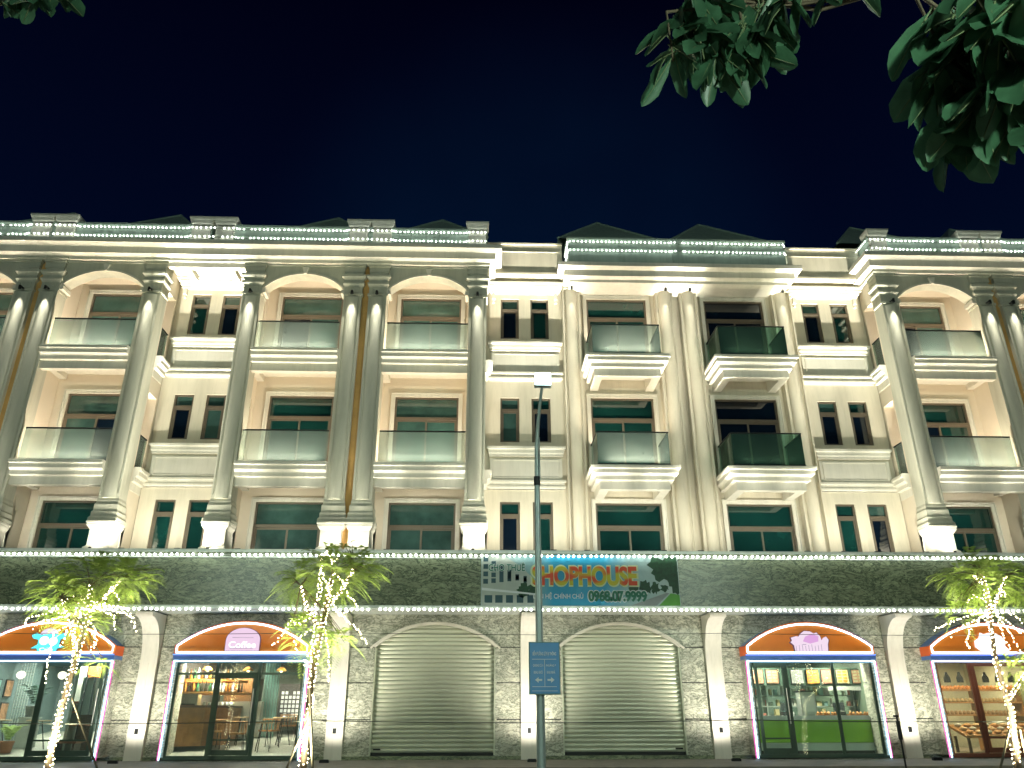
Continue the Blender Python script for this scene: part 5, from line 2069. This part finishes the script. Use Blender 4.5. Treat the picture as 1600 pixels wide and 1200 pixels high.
# stakes
def stake(a, b, Y, label, r_=.022):
    pa, pb_ = at(a[0], a[1], Y), at(b[0], b[1], Y - .0)
    d = pb_ - pa
    if d.z > 0:
        pa, pb_ = pb_, pa
        d = -d
    pb_ = pa + d * ((pa.z - .151) / -d.z)
    o = MB().tube([pa - pb_, Vector((0, 0, 0))], r_, 7).build('tree_stake', M['stake'])
    o.location = pb_
    tag(o, label, 'stake', 'stakes propping the street trees')


stake((482, 1122), (450, 1195), -6.15, 'dark stake leaning from the left against the tree by the shutters')
stake((484, 1075), (488, 1195), -6.12, 'upright dark stake tied to the tree by the shutters', .028)
stake((1577, 1140), (1564, 1196), -6.15, 'thin dark stake at the left foot of the forked tree')
stake((1594, 1140), (1606, 1196), -6.15, 'thin dark stake at the right foot of the forked tree')
stake((112, 1090), (150, 1196), -5.85, 'leaning stake behind the leftmost street tree')
bo = empty('black_post', at(1414, 1190, -4.0))
bo.location.z = .151
tag(bo, 'thin black post with a thicker sleeve standing by the bakery bracket', 'post')
MB().tube([(0, 0, 0), (0, 0, 1.22)], .022, 8).build('pole', M['dark'], bo)
MB().tube([(0, 0, .75), (0, 0, 1.15)], .045, 8).build('sleeve', M['dark'], bo)
MB().box(-.07, .03, -.03, .03, 1.22, 1.27).build('cap', M['dark'], bo)


def cable(z0, sag, y, x0, x1, label, r_=.009):
    n = 40
    pts = []
    for i in range(n + 1):
        t_ = i / n
        seg = (t_ * 3) % 1
        pts.append((x0 + (x1 - x0) * t_, y, z0 - sag * 4 * seg * (1 - seg)))
    tag(MB().tube(pts, r_, 5).build('overhead_cable', M['wire']), label, 'cable')


cable(1.34, .05, -5.9, -12, 14, 'thin dark cable strung low across the shopfronts')
cable(3.08, .04, -5.5, -12, 14, 'thin dark cable strung across the orange sign arches', .006)

# ------------------------------------------------------------------ broad leaved trees over the viewer
def big_leaf(b, rb, p, d, L, W, rn, roll):
    d = d.normalized()
    side = d.cross(Vector((0, 0, 1)))
    if side.length < .15:
        side = d.cross(Vector((0, 1, 0)))
    side.normalize()
    nrm = side.cross(d)
    c, s_ = math.cos(roll), math.sin(roll)
    side, nrm = side * c + nrm * s_, nrm * c - side * s_
    prof = [(0, .06), (.12, .30), (.3, .66), (.5, .92), (.68, 1.0), (.84, .80), (.94, .45), (1, .04)]
    n = len(prof)
    curl = rn.uniform(.02, .16)
    vs, fs = [], []
    for t_, w_ in prof:
        c_ = p + d * (L * t_) - nrm * (curl * L * t_ * t_)
        hw = W * w_ * .5
        ww = 1 + .08 * math.sin(t_ * 17 + roll * 5)
        vs += [tuple(c_ + side * hw * ww + nrm * hw * .42), tuple(c_), tuple(c_ - side * hw / ww + nrm * hw * .42)]
    for i in range(n - 1):
        fs.append((3 * i, 3 * i + 1, 3 * i + 4, 3 * i + 3))
        fs.append((3 * i + 1, 3 * i + 2, 3 * i + 5, 3 * i + 4))
    b.add(vs, fs, smooth=True)
    rb.tube([p - d * .03, p + d * (L * .5) - nrm * (curl * L * .25 + .001), p + d * (L * .95) - nrm * (curl * L * .9 + .001)], [.004, .003, .001], 4)


def overhanging(root, limbs, tips, label, seed, L, W, cat='tree', nl=(9, 13), down=.75, extra=()):
    rn = random.Random(seed)
    o = empty('broad_leaved_tree', root)
    tag(o, label, cat)
    root = Vector(root)
    tb = MB()
    cb = MB()
    rb = MB()
    for pts, r0, r1 in limbs:
        tb.tube([Vector(p) - root for p in pts], r0, 10, r2=r1)
    hub = Vector(limbs[-1][0][-1])
    for (px, py, dist, k) in tips:
        tip = at_dist(px, py, dist)
        src = hub
        mid = src.lerp(tip, .5) + Vector((rn.uniform(-.1, .1), rn.uniform(-.1, .1), .15))
        st = tip + Vector((rn.uniform(-.08, .08), rn.uniform(-.06, .06), .30))
        tb.tube([src - root, mid - root, st - root, tip - root], [.02, .012, .008, .005], 6)
        nn = int(rn.randint(*nl) * k)
        for i in range(nn):
            a = 2 * PI * (i / nn) + rn.uniform(-.3, .3)
            dn = down + rn.uniform(-.45, .35)
            d = Vector((math.cos(a) * rn.uniform(.4, 1.0), math.sin(a) * rn.uniform(.4, 1.0), -dn * 1.3))
            pp = tip + Vector((0, 0, rn.uniform(0, .14)))
            l_ = L * rn.uniform(.7, 1.1)
            big_leaf(cb, rb, pp - root, d, l_, l_ * W * rn.uniform(.8, 1.15), rn, rn.uniform(-.9, .9))
    tb.build('trunk', M['bark'], o)
    cb.build('crown', M['bigleaf'], o)
    rb.build('leaf_ribs', M['rib'], o)
    return o


overhanging((4.6, -24.2, .101), [([(4.6, -24.2, .1), (4.5, -24.0, 2.4), (4.2, -23.4, 4.6)], .16, .09), ([(4.2, -23.4, 4.6), (3.0, -21.6, 4.9), (2.0, -20.2, 4.9)], .07, .03)],
            [(1062, 48, 4.3, 1), (1095, 70, 4.2, 1), (1130, 52, 4.4, 1.1), (1165, 62, 4.2, 1), (1190, 30, 4.3, 1), (1105, 18, 4.4, 1), (1150, 8, 4.5, 1), (1225, 5, 4.2, .7), (1262, -12, 4.2, .5), (1320, -14, 4.0, .35),
             (1080, -10, 4.4, .9), (1195, 60, 4.3, .8), (1052, 95, 4.1, .8), (1120, 88, 4.2, .8), (1165, 92, 4.2, .8)],
            'dark broad leaved branch hanging into the top of the photo right of centre', 11, .29, .34, nl=(8, 12))
overhanging((6.6, -23.6, .101), [([(6.6, -23.6, .1), (6.5, -23.2, 2.4), (5.6, -22.4, 4.4)], .18, .10), ([(5.6, -22.4, 4.4), (4.2, -20.8, 4.4), (3.3, -20.0, 4.1)], .07, .03)],
            [(1504, 150, 3.4, 1.1), (1472, 130, 3.5, .7), (1542, 160, 3.3, 1), (1582, 130, 3.2, 1.2), (1522, 80, 3.4, 1), (1492, 40, 3.4, .9), (1567, 60, 3.2, 1.1), (1612, 90, 3.2, 1), (1542, 10, 3.3, 1), (1602, 20, 3.2, 1.1), (1502, 205, 3.5, .7),
             (1612, 180, 3.3, .7), (1500, 195, 3.4, .9), (1480, 110, 3.4, .8), (1462, 60, 3.4, .7)],
            'dark broad leaved branch with large leaves hanging in the top right corner', 12, .28, .42, nl=(8, 11))
overhanging((-4.6, -22.4, .101), [([(-4.6, -22.4, .1), (-4.7, -22.0, 2.5), (-4.4, -21.2, 4.2)], .14, .08), ([(-4.4, -21.2, 4.2), (-4.6, -20.2, 5.2), (-4.3, -19.0, 5.6)], .06, .03)],
            [(20, -8, 5.3, 1), (50, 2, 5.2, 1.2), (85, -8, 5.2, 1), (0, 8, 5.3, .7), (70, -12, 5.4, 1)],
            'curly leaved branch in the top left corner', 13, .16, .62, down=.35)
overhanging((-.9, -24.5, .101), [([(-.9, -24.5, .1), (-.8, -24.3, 2.6), (-.6, -23.6, 4.8)], .12, .07), ([(-.6, -23.6, 4.8), (-.8, -21.8, 5.2), (-.7, -20.2, 5.0)], .05, .02)],
            [(676, -18, 4.6, .22)],
            'single leaf tip poking down at the top edge left of centre', 15, .20, .40, nl=(5, 6), down=1.6)
